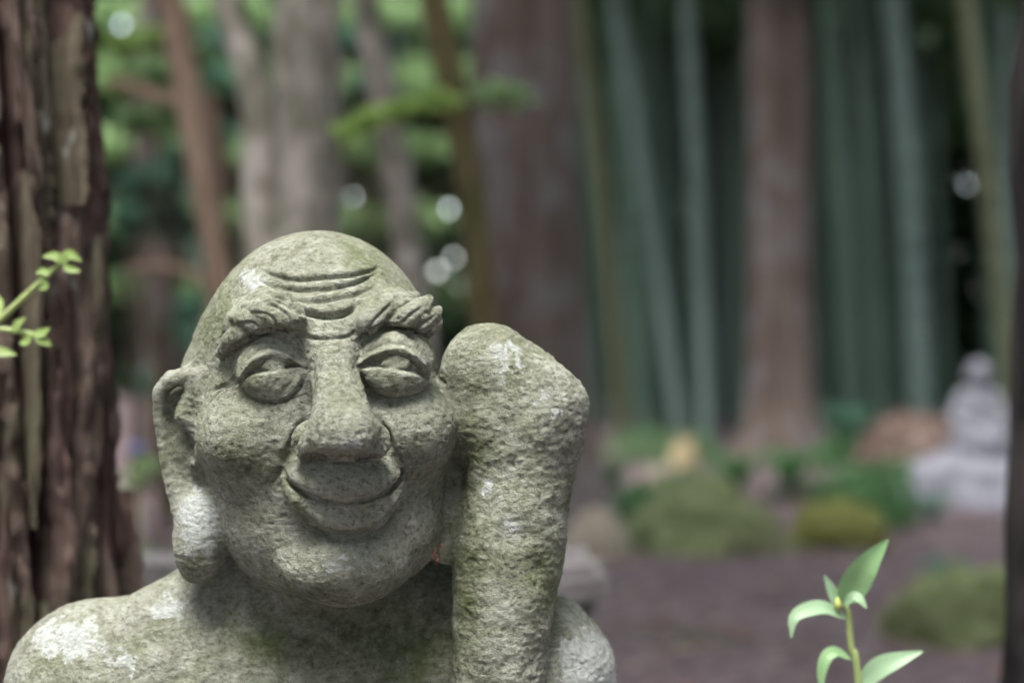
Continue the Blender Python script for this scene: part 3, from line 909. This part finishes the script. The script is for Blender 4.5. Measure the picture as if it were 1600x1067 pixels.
simple_tree('slender_tree', [(0, 268, 46), (200, 303, 44), (440, 345, 42), (640, 372, 46)], 5.4, M_orange,
            'slender leaning tree with orange brown bark between cedar and pale forked tree', seed=2)
simple_tree('forked_tree', [(-150, 505, 92), (0, 474, 98), (120, 478, 104), (240, 486, 96), (360, 482, 108), (640, 480, 124)], 4.6, M_pale,
            'thick pale mottled forked tree rising behind the statue head', rough=0.2, rs=0.18, seed=3,
            limbs=[([(420, 470, 4.62), (408, 300, 4.66), (400, 160, 4.7), (360, 10, 4.75), (310, -160, 4.8)], 0.062, 0.045),
                   ([(520, 120, 4.58), (512, 60, 4.55), (525, -60, 4.55)], 0.04, 0.03)])
simple_tree('pale_slender_tree', [(0, 568, 44), (200, 608, 50), (430, 646, 50), (640, 668, 56)], 5.2, M_pale,
            'slender leaning pale barked tree between forked tree and mossy tree', seed=6, rough=0.12)
mossy = simple_tree('mossy_tree', [(0, 676, 46), (110, 702, 50), (250, 728, 46), (500, 758, 48), (640, 772, 54)], 4.2, M_mossbark,
            'slender leaning tree covered in olive moss in front of big cedar', seed=7, rough=0.14)
# its leafy side branch
o = np.array(mossy.location)
bp = catmull([np.array(at(u_, v_, d_)) - o for u_, v_, d_ in ((716, 190, 4.2), (660, 178, 4.05), (600, 188, 3.95), (540, 208, 3.9))], 8)
v, f = tube_geo(bp, np.linspace(0.010, 0.003, len(bp)), 8)
mesh_obj('branch', v, f, M_mossbark, mossy)
cl = [np.array(at(u_, v_, d_)) - o for u_, v_, d_ in ((545, 205, 3.9), (570, 188, 3.92), (600, 178, 3.95), (625, 172, 3.95), (655, 163, 4.0), (690, 155, 4.05))]
v, f = leaf_quads(clump_points(cl, [0.05, 0.05, 0.05, 0.05, 0.05, 0.06], 200, flat=0.5), 0.055, 0.45)
mesh_obj('foliage', v, f, M_leaf_bright, mossy)
bp = catmull([np.array(at(u_, v_, d_)) - o for u_, v_, d_ in ((718, 175, 4.2), (760, 160, 4.15), (815, 150, 4.1))], 8)
v, f = tube_geo(bp, np.linspace(0.008, 0.003, len(bp)), 8)
mesh_obj('branch', v, f, M_mossbark, mossy)
cl = [np.array(at(u_, v_, d_)) - o for u_, v_, d_ in ((750, 152, 4.15), (780, 150, 4.12), (805, 152, 4.1))]
v, f = leaf_quads(clump_points(cl, [0.07, 0.07, 0.06], 60, flat=0.6), 0.055, 0.45)
mesh_obj('foliage', v, f, M_leaf_mid, mossy)
simple_tree('big_cedar', [(-50, 816, 160), (300, 822, 168), (600, 830, 182), (760, 834, 200)], 8.2, M_cedar_far,
            'big straight cedar trunk with grey and red brown bark behind the raised arm', seed=8, seg=40, rough=0.07, rs=0.12, z1=11, crown=M_thicket)
simple_tree('straight_cedar', [(-50, 1217, 96), (300, 1217, 100), (600, 1221, 106), (705, 1222, 118)], 12.4, M_cedar_far,
            'straight brown cedar trunk standing among the bamboo behind the ferns', seed=9, seg=36, rough=0.07, rs=0.15, z1=13, crown=M_thicket)

# ================================================================== BAMBOO
def bamboo_geo(h=13.0, r=0.06, seed=0, bend=0.8):
    rows = []
    z = 0.0; k = 0
    zs, rs_ = [], []
    while z < h:
        L = 0.16 + 0.22 * min(1, z / 2.5)
        rr_ = r * (1 - 0.75 * (z / h) ** 1.6)
        for t, e in ((0.0, 1.04), (0.07, 1.0), (0.9, 0.99), (0.96, 1.03)):
            zs.append(z + t * L); rs_.append(rr_ * e)
        z += L
    zs = np.array(zs)
    x = bend * (zs / h) ** 2.2
    return tube_geo(np.stack([x, 0 * x, zs], 1), rs_, 10)
def bamboo_crown(seed, h=13.0, bend=0.8, low=4.2):
    q = np.random.default_rng(seed)
    zc = q.uniform(low, h, 26)
    th = q.uniform(0, 6.28, 26); rad = q.uniform(0.2, 1.3, 26)
    cc = np.stack([bend * (zc / h) ** 2.2 + np.cos(th) * rad, np.sin(th) * rad, zc], 1)
    return leaf_quads(clump_points(cc, q.uniform(0.35, 0.75, 26), 750, q), 0.30, 0.32, 0.5, q)
culms = []
for k, mt in enumerate(M_bam):
    v, f = bamboo_geo(seed=k, bend=(0.9, 0.5, 1.1)[k])
    o = mesh_obj('culm', v, f, mt); culms.append(o.data); bpy.data.objects.remove(o)
crowns = []
for k in range(3):
    v, f = bamboo_crown(40 + k, bend=(0.9, 0.5, 1.1)[k], low=(3.6, 4.0, 3.3)[k])
    o = mesh_obj('foliage', v, f, M_bamleaf); crowns.append(o.data); bpy.data.objects.remove(o)
def bamboo(u, v, d, lean_px, wpx, k, rz, label, group=None):
    """u at pixel row v; lean_px = shift of u towards the top of the picture"""
    p = at(u, v, d)
    r0 = empty('bamboo', (p.x, d, -0.02), 0)
    sc = wpx / FP * d / 2 / 0.06
    ang = math.atan2(lean_px, v)                       # px over the visible rows
    for nm, me in (('culm', culms[k]), ('foliage', crowns[k])):
        c_ = bpy.data.objects.new(nm, me)
        C.objects.link(c_)
        c_.parent = r0
        c_.rotation_euler = (0, 0, rz)
        if nm == 'culm': c_.scale = (sc, sc, 1)
    r0.rotation_euler = (0, ang, 0)
    tag(r0, label, 'bamboo', group)
    return r0
G1 = 'bamboo culms standing between the two cedars'
front_b = [  # u at row 690, depth, lean, width, kind, label
    (1066, 13.4, -88, 27, 0, 'pale grey bamboo culm leaning most, between the two cedars'),
    (1106, 13.0, -20, 27, 0, 'stout upright grey green bamboo culm with an ochre stone at its foot'),
    (1008, 14.2, -50, 26, 1, 'green bamboo culm beside the pale leaning culm'),
    (975, 14.6, -52, 26, 2, 'olive bamboo culm next to the big cedar'),
    (1040, 16.5, -30, 22, 1, None), (940, 17.0, -30, 22, 1, None), (1148, 17.5, -14, 22, 1, None), (1128, 19.0, 10, 18, 0, None)]
for u, d, le, w, k, lb in front_b:
    bamboo(u, 690, d, le, w, k, 3.0 + 0.2 * k, lb or 'thin dim bamboo culm deeper in the grove between the two cedars', None if lb else G1)
G2 = 'bamboo culms standing right of the straight cedar'
front_c = [(1442, 12.6, -30, 40, 0, 'thickest grey bamboo culm between straight cedar and pale seated statue'),
           (1588, 12.0, -62, 30, 2, 'olive green leaning bamboo culm behind the pale seated statue'),
           (1330, 14.5, -34, 30, 1, 'green bamboo culm rising behind the bright fern by the cedar'),
           (1372, 15.5, -30, 30, 1, 'grey green bamboo culm rising behind the brown leaf heap'),
           (1290, 16.5, -20, 24, 1, None), (1478, 17.5, -26, 24, 1, None), (1556, 16.0, -14, 24, 1, None), (1410, 19.0, -10, 24, 1, None), (1566, 20.0, -20, 20, 0, None)]
for u, d, le, w, k, lb in front_c:
    bamboo(u, 690, d, le, w, k, 2.8 + 0.2 * k, lb or 'thin dim bamboo culm deeper in the grove beyond the straight cedar', None if lb else G2)
G3 = 'far bamboo culms at the back of the grove'
q = np.random.default_rng(3)
for k in range(112):
    d = q.uniform(15, 25)
    u = q.uniform(160, 900) if k < 16 else q.uniform(880, 1600)
    if u < 700 and q.random() < 0.45: continue
    le_ = q.uniform(-30, 14)
    if min(abs(u + le_ * 0.56 - h_) for h_ in (375, 550, 690, 704, 1510, 926)) < 22: continue
    bamboo(u, 640, d, le_, q.uniform(10, 18), 1 if q.random() < 0.75 else 0, q.uniform(0, 6.28),
           'far slim bamboo culm in the dark back of the grove', G3)

def canopy_points():  # out-of-view leaves overhead, added to cut and steer the light
    n_ = 260000
    rr_ = 26 * np.sqrt(rng.uniform(0, 1, n_)); t_ = rng.uniform(0, 2 * np.pi, n_)
    p = np.stack([rr_ * np.sin(t_), 7 + rr_ * np.cos(t_), rng.uniform(9, 13.5, n_)], 1)
    gap = np.exp(-((p[:, 0] + 1.2) ** 2 + (p[:, 1] + 1.3) ** 2) / (2 * 2.8 ** 2))      # canopy thinned to let light down on the statue and the shrubs
    gap2 = np.exp(-((p[:, 0] + 1.9) ** 2 + (p[:, 1] - 6.6) ** 2) / (2 * 2.4 ** 2))
    keep_ = rng.uniform(0, 1, n_) < np.where(p[:, 1] > 9, 0.30, 0.60) * (1 - 0.93 * np.maximum(gap, gap2))
    return p[keep_]
# ================================================================== THICKET ROUND THE CLEARING
HOLES = [(375, 345, 4.5), (550, 306, 4.5), (702, 326, 4), (684, 424, 4.5), (708, 402, 4), (716, 446, 3), (400, 262, 3.5), (926, 352, 2.5),
         (1510, 283, 5), (380, 200, 3), (285, 40, 4), (190, 40, 4.5), (690, 205, 3), (215, 250, 3), (540, 345, 2.5), (395, 300, 2.5), (365, 250, 2.5),
         (725, 380, 2.5), (200, 170, 3), (290, 300, 2.5), (240, 350, 2.5), (660, 280, 2.5), (1470, 290, 1.6), (1462, 232, 1.6), (1440, 200, 1.6), (560, 250, 2.5)]
def chinks(v, f):
    """drop the leaves that close the chinks where the sky shows between the leaves"""
    y = np.maximum(v[:, 1], 0.1)
    uv = np.stack([800 + v[:, 0] / y * FP, 533.5 - (v[:, 2] - CAMZ) / y * FP], 1)[f]
    far_ = v[f[:, 0], 1] > 5
    mid = (uv + np.roll(uv, 1, axis=1)) / 2
    pts = np.concatenate([uv, mid, (uv + uv.mean(1, keepdims=True)) / 2, uv.mean(1, keepdims=True)], 1)
    bad = np.zeros(len(f), bool)
    for hu, hv, hr in HOLES:
        bad |= far_ & (((pts - np.array([hu, hv])) ** 2).sum(2).min(1) < hr * hr)
    f = f[~bad]
    return v[f.ravel()], np.arange(f.size).reshape(-1, 4)
NT_ = 170000
th = rng.uniform(0, 2 * np.pi, NT_)
rad = rng.uniform(19, 27, NT_)
c = np.stack([np.sin(th) * rad, 7 + np.cos(th) * rad, 14 * rng.uniform(0, 1, NT_) ** 1.1], 1)  # ring runs on unseen behind the camera to hold back low light
extra = 90000                                              # denser where the grove is deepest
th = rng.normal(0, 0.42, extra); rad = rng.uniform(20, 27, extra)
c = np.concatenate([c, np.stack([np.sin(th) * rad, 7 + np.cos(th) * rad, 9 * rng.uniform(0, 1, extra)], 1)])
v, f = chinks(*leaf_quads(c, 0.42, 0.55))
tag(mesh_obj('canopy', *leaf_quads(canopy_points(), 0.42, 0.55), M_thicket), 'unseen leaf canopy of the wood overhead, added and thinned to shape the light', 'canopy', kind='stuff')
tag(mesh_obj('thicket', v, f, M_thicket), 'dense dark green undergrowth closing in the bamboo grove', 'thicket', kind='stuff')

# ================================================================== SHRUBS BEHIND ON THE LEFT
def shrub(name, clumps, d, mat, label, cnt, size, group=None, wood=M_twigwood, stem=True):
    """clumps: (u, v, radius_px)"""
    us = [q_[0] for q_ in clumps]
    bx_ = at(sum(us) / len(us), 533, d).x
    root = empty(name, (bx_, d, 0))
    o = np.array(root.location)
    cc = [np.array(at(u_, v_, d + rng.uniform(-.25, .25))) - o for u_, v_, _ in clumps]
    rr = [r_ / FP * d for _, _, r_ in clumps]
    for c_ in cc:
        pp = catmull([np.array([0, 0, -0.02]), np.array([c_[0] * 0.35, c_[1] * 0.3, max(c_[2] * 0.5, 0.1)]), c_], 7)
        v, f = tube_geo(pp, np.linspace(0.016, 0.004, len(pp)), 7)
        mesh_obj('stem', v, f, wood, root)
    v, f = leaf_quads(clump_points(cc, rr, cnt), size, 0.45)
    v, f = chinks(v + o, f)
    mesh_obj('foliage', v - o, f, mat, root)
    return tag(root, label, 'shrub', group)
shrub('leafy_shrub', [(235, 120, 40), (265, 180, 36), (215, 190, 30), (300, 90, 30)], 6.2, M_leaf_mid, 'tall mid green shrub behind the near cedar', 1500, 0.075)
shrub('leafy_shrub', [(240, 290, 50), (215, 340, 40), (290, 250, 34), (270, 350, 40)], 6.6, M_leaf_cool, 'cool green shrub with spreading foliage under the mid green one', 1500, 0.08)
shrub('leafy_shrub', [(200, 130, 30), (190, 70, 30), (230, 60, 26)], 7.4, M_leaf_bright, 'lightest green shrub tops glimpsed past the near cedar bark', 500, 0.07)
shrub('leafy_shrub', [(330, 120, 40), (360, 60, 40), (345, 210, 34), (555, 60, 40), (580, 130, 36)], 8.2, M_leaf_cool, 'dim cool green shrub behind the pale forked tree', 420, 0.09)
shrub('leafy_shrub', [(270, 520, 40), (240, 600, 40), (300, 480, 36)], 7.8, M_leaf_cool, 'low dark green shrub behind the statue ear', 300, 0.08)
# bare reddish branches of a fallen bough among them
def bare_branch(px, d, r0, label, mat=M_orange):
    root = empty('bare_branch', (at(px[0][0], 533, d).x, d, 0))
    o = np.array(root.location)
    pts = [np.array([0, 0, -0.02]), np.array([0.02, 0, (at(*px[0], d).z) * 0.6])] + [np.array(at(u_, v_, d)) - o for u_, v_ in px]
    q_ = catmull(pts, 8)
    v, f = tube_geo(q_, np.linspace(r0 * 1.4, r0 * 0.5, len(q_)), 9, 0.1, 0.1, 4)
    mesh_obj('stem', v, f, mat, root)
    return tag(root, label, 'branch')
shrub('leafy_shrub', [(u_, v_, 46) for u_ in range(170, 760, 70) for v_ in (20, 120, 230, 340, 450)], 10.5, M_leaf_mid, 'wide leafy bush filling the gaps behind the pale trees', 6500, 0.09)
bare_branch([(330, 175), (270, 160), (205, 135), (170, 130)], 5.8, 0.030, 'bare brown branch reaching behind the near cedar at canopy height')
bare_branch([(335, 470), (290, 425), (235, 415), (195, 425)], 6.0, 0.022, 'bare reddish branch arching low behind the statue ear')
bare_branch([(250, 470), (235, 330), (225, 120), (240, -60)], 9.0, 0.10, 'dim dark brown stem standing upright in the shrubs', M_cedar_far)
# blue flower and greenery by the bench
root = empty('blue_flower', (at(213, 533, 4.6).x, 4.6, 0))
v, f = tube_geo(catmull([np.array([0, 0, -.02]), np.array([.01, 0, .3]), np.array([0, 0, at(213, 712, 4.6).z])], 8), np.linspace(0.005, 0.003, 17), 6)
mesh_obj('stem', v, f, M_stem, root)
hd = np.array([0, 0, at(213, 700, 4.6).z])
v, f = leaf_quads(clump_points([hd], [0.022], 40), 0.022, 0.8)
mesh_obj('flower_head', v, f, M_blue, root)
v, f = leaf_quads(clump_points([hd * 0.92 + np.array([0.03, 0, 0]), hd * 0.85], [0.05, 0.05], 40), 0.05, 0.5)
mesh_obj('foliage', v, f, M_leaf_mid, root)
tag(root, 'single blue flower head on a leafy stem beside the near cedar', 'flower')

# ================================================================== STONE BENCH BEHIND THE STATUE
def block(name, sx, sy, sz, mat, parent, loc, seed, bev=0.02):
    bm = bmesh.new()
    bmesh.ops.create_cube(bm, size=1)
    bmesh.ops.scale(bm, vec=(sx, sy, sz), verts=bm.verts)
    bmesh.ops.bevel(bm, geom=bm.edges[:], offset=bev, segments=2, affect='EDGES')
    bmesh.ops.subdivide_edges(bm, edges=bm.edges[:], cuts=3, use_grid_fill=True)
    me = bpy.data.meshes.new(name); bm.to_mesh(me); bm.free()
    co = np.zeros(len(me.vertices) * 3, np.float32); me.vertices.foreach_get('co', co); co = co.reshape(-1, 3)
    co += np.stack([fbm(co * 9 + seed + s_, 2, seed) for s_ in (0, 5, 9)], 1) * 0.012
    me.vertices.foreach_set('co', co.ravel()); me.materials.append(mat); me.update()
    o = bpy.data.objects.new(name, me); C.objects.link(o); o.parent = parent; o.location = loc
    return o
BD = 2.5
xl, xr = at(120, 0, BD).x, at(944, 0, BD).x
bz = CAMZ - (872 - 533.5) / FP * BD
bench = empty('stone_bench', ((xl + xr) / 2, BD, 0))
tag(bench, 'low stone bench with thick grey slab behind the smiling statue', 'bench')
block('slab', xr - xl, 0.24, 0.075, M_bench, bench, (0, 0.02, bz - 0.0375), 3)
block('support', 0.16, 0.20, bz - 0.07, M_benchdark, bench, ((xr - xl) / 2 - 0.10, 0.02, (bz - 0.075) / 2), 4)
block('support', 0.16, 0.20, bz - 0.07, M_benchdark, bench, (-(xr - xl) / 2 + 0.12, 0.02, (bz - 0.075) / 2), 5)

# ================================================================== ROCKS, MOSS AND FERNS
rock('mossy_rock', 985, 1242, 764, 866, M_mossrock, 3, 'long low rock furred with grey green moss at the edge of the path')
rock('mossy_rock', 1232, 1394, 788, 862, M_yellowmoss, 8, 'small rounded rock under yellow green moss next to the long mossy rock')
rock('mossy_rock', 1392, 1640, 878, 1010, M_mossrock, 12, 'mossy rock beside the black tree trunk')
rock('mossy_rock', 1530, 1600, 885, 960, M_yellowmoss, 14, 'yellow moss cushion on the rock beside the black trunk')
rock('flat_rock', 870, 990, 800, 884, M_tan, 15, 'flat tan rock just beyond the stone bench end', amp=0.2)
rock('ochre_stone', 1042, 1092, 684, 752, M_ochre, 16, 'rounded ochre yellow stone at the foot of a stout bamboo')
rock('tan_stone', 995, 1085, 728, 772, M_tan, 17, 'low tan stone in front of the ochre stone', amp=0.2)
rock('grey_stone', 1385, 1450, 745, 800, M_palestone, 18, 'small grey stone leaning on the pale statue pedestal')
# heap of dry leaves
hd = 10.2
hx = at(1418, 533, hd).x
heap = empty('leaf_heap', (hx, hd, 0))
v, f = rock_geo(0.40, 0.4, 0.44, 5, 0.2)
v[:, 2] += 0.10 * v[:, 0] / 0.4
mesh_obj('mound', v, f, M_redleaf, heap)
rng2 = np.random.default_rng(8)
pp = v[rng2.integers(0, len(v), 900)] * 1.02
pp = pp[pp[:, 2] > 0]
v, f = leaf_quads(pp, 0.09, 0.5, 0.1)
tag(mesh_obj('loose_leaves', v, f, M_redleaf, heap), kind='stuff')
tag(heap, 'heap of dry reddish brown leaves beside the pale seated statue', 'leaf heap')
# ferns
def fern(u, vb, d, hpx, wpx, label, seed, mat=M_fern, fr=13, group=None):
    g = np.random.default_rng(seed)
    root = empty('fern', (at(u, 533, d).x, d, 0))
    H, Wd = hpx / FP * d, wpx / FP * d / 2
    z0 = 0.0
    for k in range(fr):
        a = 2 * math.pi * k / fr + g.uniform(-.2, .2)
        t = np.linspace(0, 1, 13)
        L = Wd * g.uniform(0.75, 1.1)
        hh = H * g.uniform(0.75, 1.05)
        x = L * t ** 1.3; z = hh * np.sin(np.clip(t * 2.1, 0, 2.6)) / 1.0
        mid = np.stack([x * math.cos(a), x * math.sin(a), z + z0], 1)
        sd = np.array([-math.sin(a), math.cos(a), 0])
        vs, fs = [], []
        for i_ in range(1, 13):
            w_ = 0.30 * L * math.sin(math.pi * min(0.98, 0.12 + 0.86 * i_ / 12.5))
            dirn = mid[i_] - mid[i_ - 1]
            for s_ in (-1, 1):
                b_ = len(vs)
                vs += [mid[i_] - dirn * 0.45, mid[i_] + dirn * 0.30, mid[i_] + sd * s_ * w_ + dirn * 0.9 - np.array([0, 0, 0.12 * w_])]
                fs.append([b_, b_ + 1, b_ + 2])
        mesh_obj('frond', np.array(vs), fs, mat, root)
    return tag(root, label, 'fern', group)
q = np.random.default_rng(77)
cnt = 9000
d_ = q.uniform(7.2, 12.2, cnt); u_ = q.uniform(880, 1430, cnt)
patch = fbm(np.stack([(u_ - 800) / FP * d_ * 1.6, d_ * 1.0, 0 * d_], 1), 3, 50)
m = patch > 0.02 + 0.10 * (d_ < 8)
c_ = np.stack([(u_ - 800) / FP * d_, d_, 0.03 + 0.22 * q.uniform(0, 1, cnt) ** 1.5 * np.clip(patch * 4, 0.1, 1)], 1)[m]
tag(mesh_obj('undergrowth', *leaf_quads(c_, 0.075, 0.4, -0.5, q), M_fern), 'low green undergrowth carpeting the soil before the bamboo', 'undergrowth', kind='stuff')
fern(1322, 705, 11.2, 95, 110, 'bright green fern at the foot of the straight cedar', 1, M_leaf_cool, 15)
fern(958, 780, 8.6, 75, 90, 'green fern beside the flat tan rock', 2)
fern(1150, 770, 8.4, 85, 150, 'wide dark green fern behind the long mossy rock', 3)
fern(1235, 762, 8.8, 78, 140, 'spreading dark green fern between cedar foot and yellow moss rock', 4)
fern(1090, 775, 8.2, 66, 110, 'low green fern in front of the tan stone', 5)
fern(1350, 770, 9.0, 50, 120, 'low fern in front of the leaf heap', 6)
fern(1455, 800, 7.6, 50, 90, 'small fern in front of the pale statue pedestal', 7, M_leaf_cool)
fern(1480, 905, 5.6, 50, 120, 'pale fern on the ground behind the mossy rock by the black trunk', 9, M_leaf_cool)
fern(232, 745, 5.6, 70, 90, 'green fern beside the blue flower', 10)

# ================================================================== PALE SEATED STATUE FAR OFF
def nets_world(prims, lo, hi, h):
    v, f = surface_nets(lambda p: evaluate(prims, p), lo, hi, h)
    return v, f
A = lambda *q_: np.array(q_, np.float32)
fd = 8.7
fx = at(1528, 533, fd).x
ped_h = CAMZ - (702 - 533.5) / FP * fd
far = empty('seated_statue', (fx, fd, ped_h - 0.015))
# millimetres: x right, y up, z toward the camera
sp_ = [Prim('ell', (A(0, 60, 20), (165, 62, 130), None), 0), Prim('ell', (A(0, 200, 0), (100, 170, 80), None), 40),
       Prim('chain', ([A(-80, 300, 0), A(-135, 180, 20), A(-40, 120, 110)], [48, 46, 30]), 30), Prim('chain', ([A(80, 300, 0), A(135, 180, 20), A(40, 120, 110)], [48, 46, 30]), 30),
       Prim('chain', ([A(-130, 60, 60), A(40, 50, 130)], [52, 44]), 24), Prim('chain', ([A(130, 60, 60), A(-40, 50, 130)], [52, 44]), 24),
       Prim('chain', ([A(0, 330, 0), A(0, 390, 8)], [46, 40]), 20)]
hp_ = [Prim('ell', (A(0, 440, 14), (58, 74, 62), None), 0), Prim('chain', ([A(0, 446, 70), A(0, 424, 82)], [9, 13]), 8), Prim('ell', (A(0, 395, 46), (30, 20, 26), None), 14),
       Prim('chain', ([A(-62, 460, 0), A(-60, 405, 6)], [12, 14]), 6), Prim('chain', ([A(62, 460, 0), A(60, 405, 6)], [12, 14]), 6)]
for nm, pr, lo, hi in (('body', sp_, (-260, -20, -180), (260, 460, 240)), ('head', hp_, (-110, 340, -90), (110, 540, 130))):
    v, f = nets_world(pr, lo, hi, 8)
    v = v + vnormals(v, f) * (fbm(v / 30., 2, 6) * 3)[:, None]
    mesh_obj(nm, np.stack([v[:, 0], -v[:, 2], v[:, 1]], 1) / 1000.0, f, M_palestone, far)
tag(far, 'pale grey seated stone figure on a rock pedestal in the distance', 'statue')
v, f = rock_geo(0.42, 0.34, ped_h, 21, 0.3)
v[:, 2] = np.minimum(v[:, 2], ped_h)
pd = mesh_obj('rock_pedestal', v, f, M_palestone)
pd.location = (at(1500, 533, fd).x, fd, 0)
tag(pd, 'broad pale grey rock carrying the distant seated figure', 'pedestal')

# ================================================================== WEED IN FRONT ON THE RIGHT
def blade(name, pts, width, mat, parent, o, d, face=(0, -1, 0.25), fold=0.25, nseg=14):
    """leaf along photo-pixel points (u, v, extra depth); width in px"""
    p = catmull([np.array(at(q_[0], q_[1], d + (q_[2] if len(q_) > 2 else 0))) - o for q_ in pts], max(3, nseg // (len(pts) - 1)))
    t = np.linspace(0, 1, len(p))
    tg = np.gradient(p, axis=0); tg /= np.linalg.norm(tg, axis=1, keepdims=True) + 1e-9
    fc_ = np.array(face, float)
    sd = np.cross(tg, fc_); sd /= np.linalg.norm(sd, axis=1, keepdims=True) + 1e-9
    nn = np.cross(sd, tg)
    w = width / FP * d / 2 * np.clip(np.sin(np.pi * t ** 0.75), 0, 1) ** 0.8
    w = np.maximum(w, 0.0006)
    rows = []
    for s_ in (-1, -0.5, 0, 0.5, 1):
        rows.append(p + sd * (s_ * w)[:, None] + nn * (fold * abs(s_) * w)[:, None])
    v = np.stack(rows, 1).reshape(-1, 3)
    N, k = len(p), 5
    ii, jj = np.meshgrid(np.arange(N - 1), np.arange(k - 1), indexing='ij')
    f = np.stack([ii * k + jj, ii * k + jj + 1, (ii + 1) * k + jj + 1, (ii + 1) * k + jj], -1).reshape(-1, 4)
    return mesh_obj(name, v, f, mat, parent)
WD = 1.42
bx_ = at(1352, 0, WD).x
weed = empty('leafy_weed', (bx_, WD, 0))
o = np.array(weed.location)
sp = catmull([np.array([0.02, 0, -0.02]), np.array([0.012, 0.01, 0.3])] + [np.array(at(u_, v_, WD)) - o for u_, v_ in ((1342, 1080), (1330, 1010), (1326, 960), (1318, 942))], 8)
v, f = tube_geo(sp, np.linspace(0.0042, 0.0025, len(sp)), 10)
mesh_obj('stem', v, f, M_stem, weed)
blade('leaf', [(1318, 944), (1332, 915, -.004), (1355, 880, -.008), (1388, 842, -.004)], 47, M_weed, weed, o, WD, (0.1, -1, 0.1))
blade('leaf', [(1311, 950), (1300, 925), (1288, 898)], 19, M_weed_pale, weed, o, WD, (0.3, -1, 0.2))
blade('leaf', [(1318, 945, -.004), (1334, 932, -.012), (1345, 938, -.016), (1354, 950, -.018)], 17, M_weed_pale, weed, o, WD, (0, -.8, .6))
blade('leaf', [(1322, 966), (1290, 950, -.01), (1262, 953, -.016), (1240, 966, -.02), (1236, 996, -.022)], 26, M_weed_pale, weed, o, WD, (0, -.8, .7))
blade('leaf', [(1331, 1030), (1306, 1018, -.01), (1290, 1028, -.014), (1283, 1056, -.016), (1284, 1090, -.016)], 20, M_weed, weed, o, WD, (0, -.8, .7))
blade('leaf', [(1340, 1075), (1370, 1046, -.006), (1400, 1032, -.01), (1442, 1017, -.01)], 34, M_weed_pale, weed, o, WD, (0, -.85, .6))
blade('leaf', [(1346, 1160), (1310, 1130, -.02), (1270, 1150, -.03)], 34, M_weed, weed, o, WD, (0, -.8, .7))
blade('leaf', [(1350, 1260), (1390, 1230, -.02), (1440, 1250, -.03)], 36, M_weed, weed, o, WD, (0, -.8, .7))
v, f = rock_geo(0.0032, 0.0032, 0.0055, 3, 0.4, 3)
bud = mesh_obj('bud', v, f, M_bud, weed)
bud.location = np.array(at(1309, 944, WD - 0.006)) - o
tag(weed, 'green leafy weed with yellow bud and drooping leaves standing over the soil', 'weed')

# ================================================================== SPRIG AT THE LEFT EDGE
SD = 1.5
sx = at(-160, 0, SD).x
sprig = empty('leafy_sprig', (sx, SD, 0))
o = np.array(sprig.location)
stem_m = catmull([np.array([0, 0, -0.02]), np.array([-.01, .01, 0.45]), np.array(at(-150, 640, SD)) - o, np.array(at(-70, 560, SD)) - o, np.array(at(-10, 508, SD)) - o, np.array(at(40, 462, SD)) - o,
                  np.array(at(76, 428, SD)) - o, np.array(at(98, 408, SD)) - o], 8)
v, f = tube_geo(stem_m, np.linspace(0.0045, 0.0024, len(stem_m)), 9)
mesh_obj('stem', v, f, M_stem, sprig)
st2 = catmull([np.array(at(-110, 590, SD)) - o, np.array(at(-50, 530, SD)) - o, np.array(at(-5, 515, SD)) - o, np.array(at(40, 520, SD)) - o, np.array(at(56, 524, SD)) - o], 8)
v, f = tube_geo(st2, np.linspace(0.004, 0.002, len(st2)), 9)
mesh_obj('stem', v, f, M_stem, sprig)
for pts, w in (([(98, 410), (86, 400), (66, 401)], 15), ([(98, 410), (108, 398), (128, 408)], 18), ([(100, 412), (110, 420), (126, 424)], 15),
               ([(78, 428), (66, 424), (56, 428)], 12), ([(66, 436), (70, 448), (60, 452)], 12), ([(-20, 505), (-6, 476, .01), (-26, 452, .02)], 26),
               ([(22, 520), (28, 506), (40, 496)], 14), ([(52, 522), (66, 520), (78, 512)], 15), ([(54, 524), (68, 532), (80, 540)], 16), ([(48, 522), (40, 534), (30, 536)], 14),
               ([(-20, 545), (4, 550), (26, 554)], 16)):
    blade('leaf', [(*q_[:2], (q_[2] if len(q_) > 2 else 0) - 0.004) for q_ in pts], w, M_sprig, sprig, o, SD, (0, -1, .4), 0.2, 10)
tag(sprig, 'fresh yellow green leafy sprig reaching across the near cedar bark', 'sprig')

# ================================================================== TINY BEADS ON THE STATUE'S JAW
jaw = empty('pink_egg_cluster', np.array(at(678, 868, DS - 0.06)))
tag(jaw, 'cluster of tiny pink beads stuck below the statue cheek', 'egg cluster')
me_b = None
from mathutils.bvhtree import BVHTree
def hit(u, v):
    """nearest point of the statue along the sight line of (u, v)"""
    w_ = np.arange(300, -100, -1.0, dtype=np.float32)
    k = 1 - w_ / FP
    pts = np.stack([(u - 800) * k, (533.5 - v) * k, w_], 1).astype(np.float32)
    d_ = field(pts)
    i_ = np.nonzero(d_ < 0)[0]
    return at(u, v, DS - float(w_[i_[0]]) * S) if len(i_) else None
v, f = rock_geo(0.0015, 0.0015, 0.0015, 2, 0.12, 2)
proto = None
for u_, v_, s_ in ((678, 861, 1.3), (675, 867, 1.1), (681, 867, 1.2), (683, 873, 1.4), (674, 872, 1.0), (682, 881, 1.5), (690, 852, 1.3), (679, 856, 0.9)):
    h_ = hit(u_, v_)
    if h_ is None: continue
    if proto is None:
        b_ = mesh_obj('bead', v, f, M_pink, jaw); proto = b_
    else:
        b_ = proto.copy(); C.objects.link(b_); b_.parent = jaw
    b_.location = Vector(h_) - Vector(jaw.location)
    b_.scale = (s_, s_, s_)
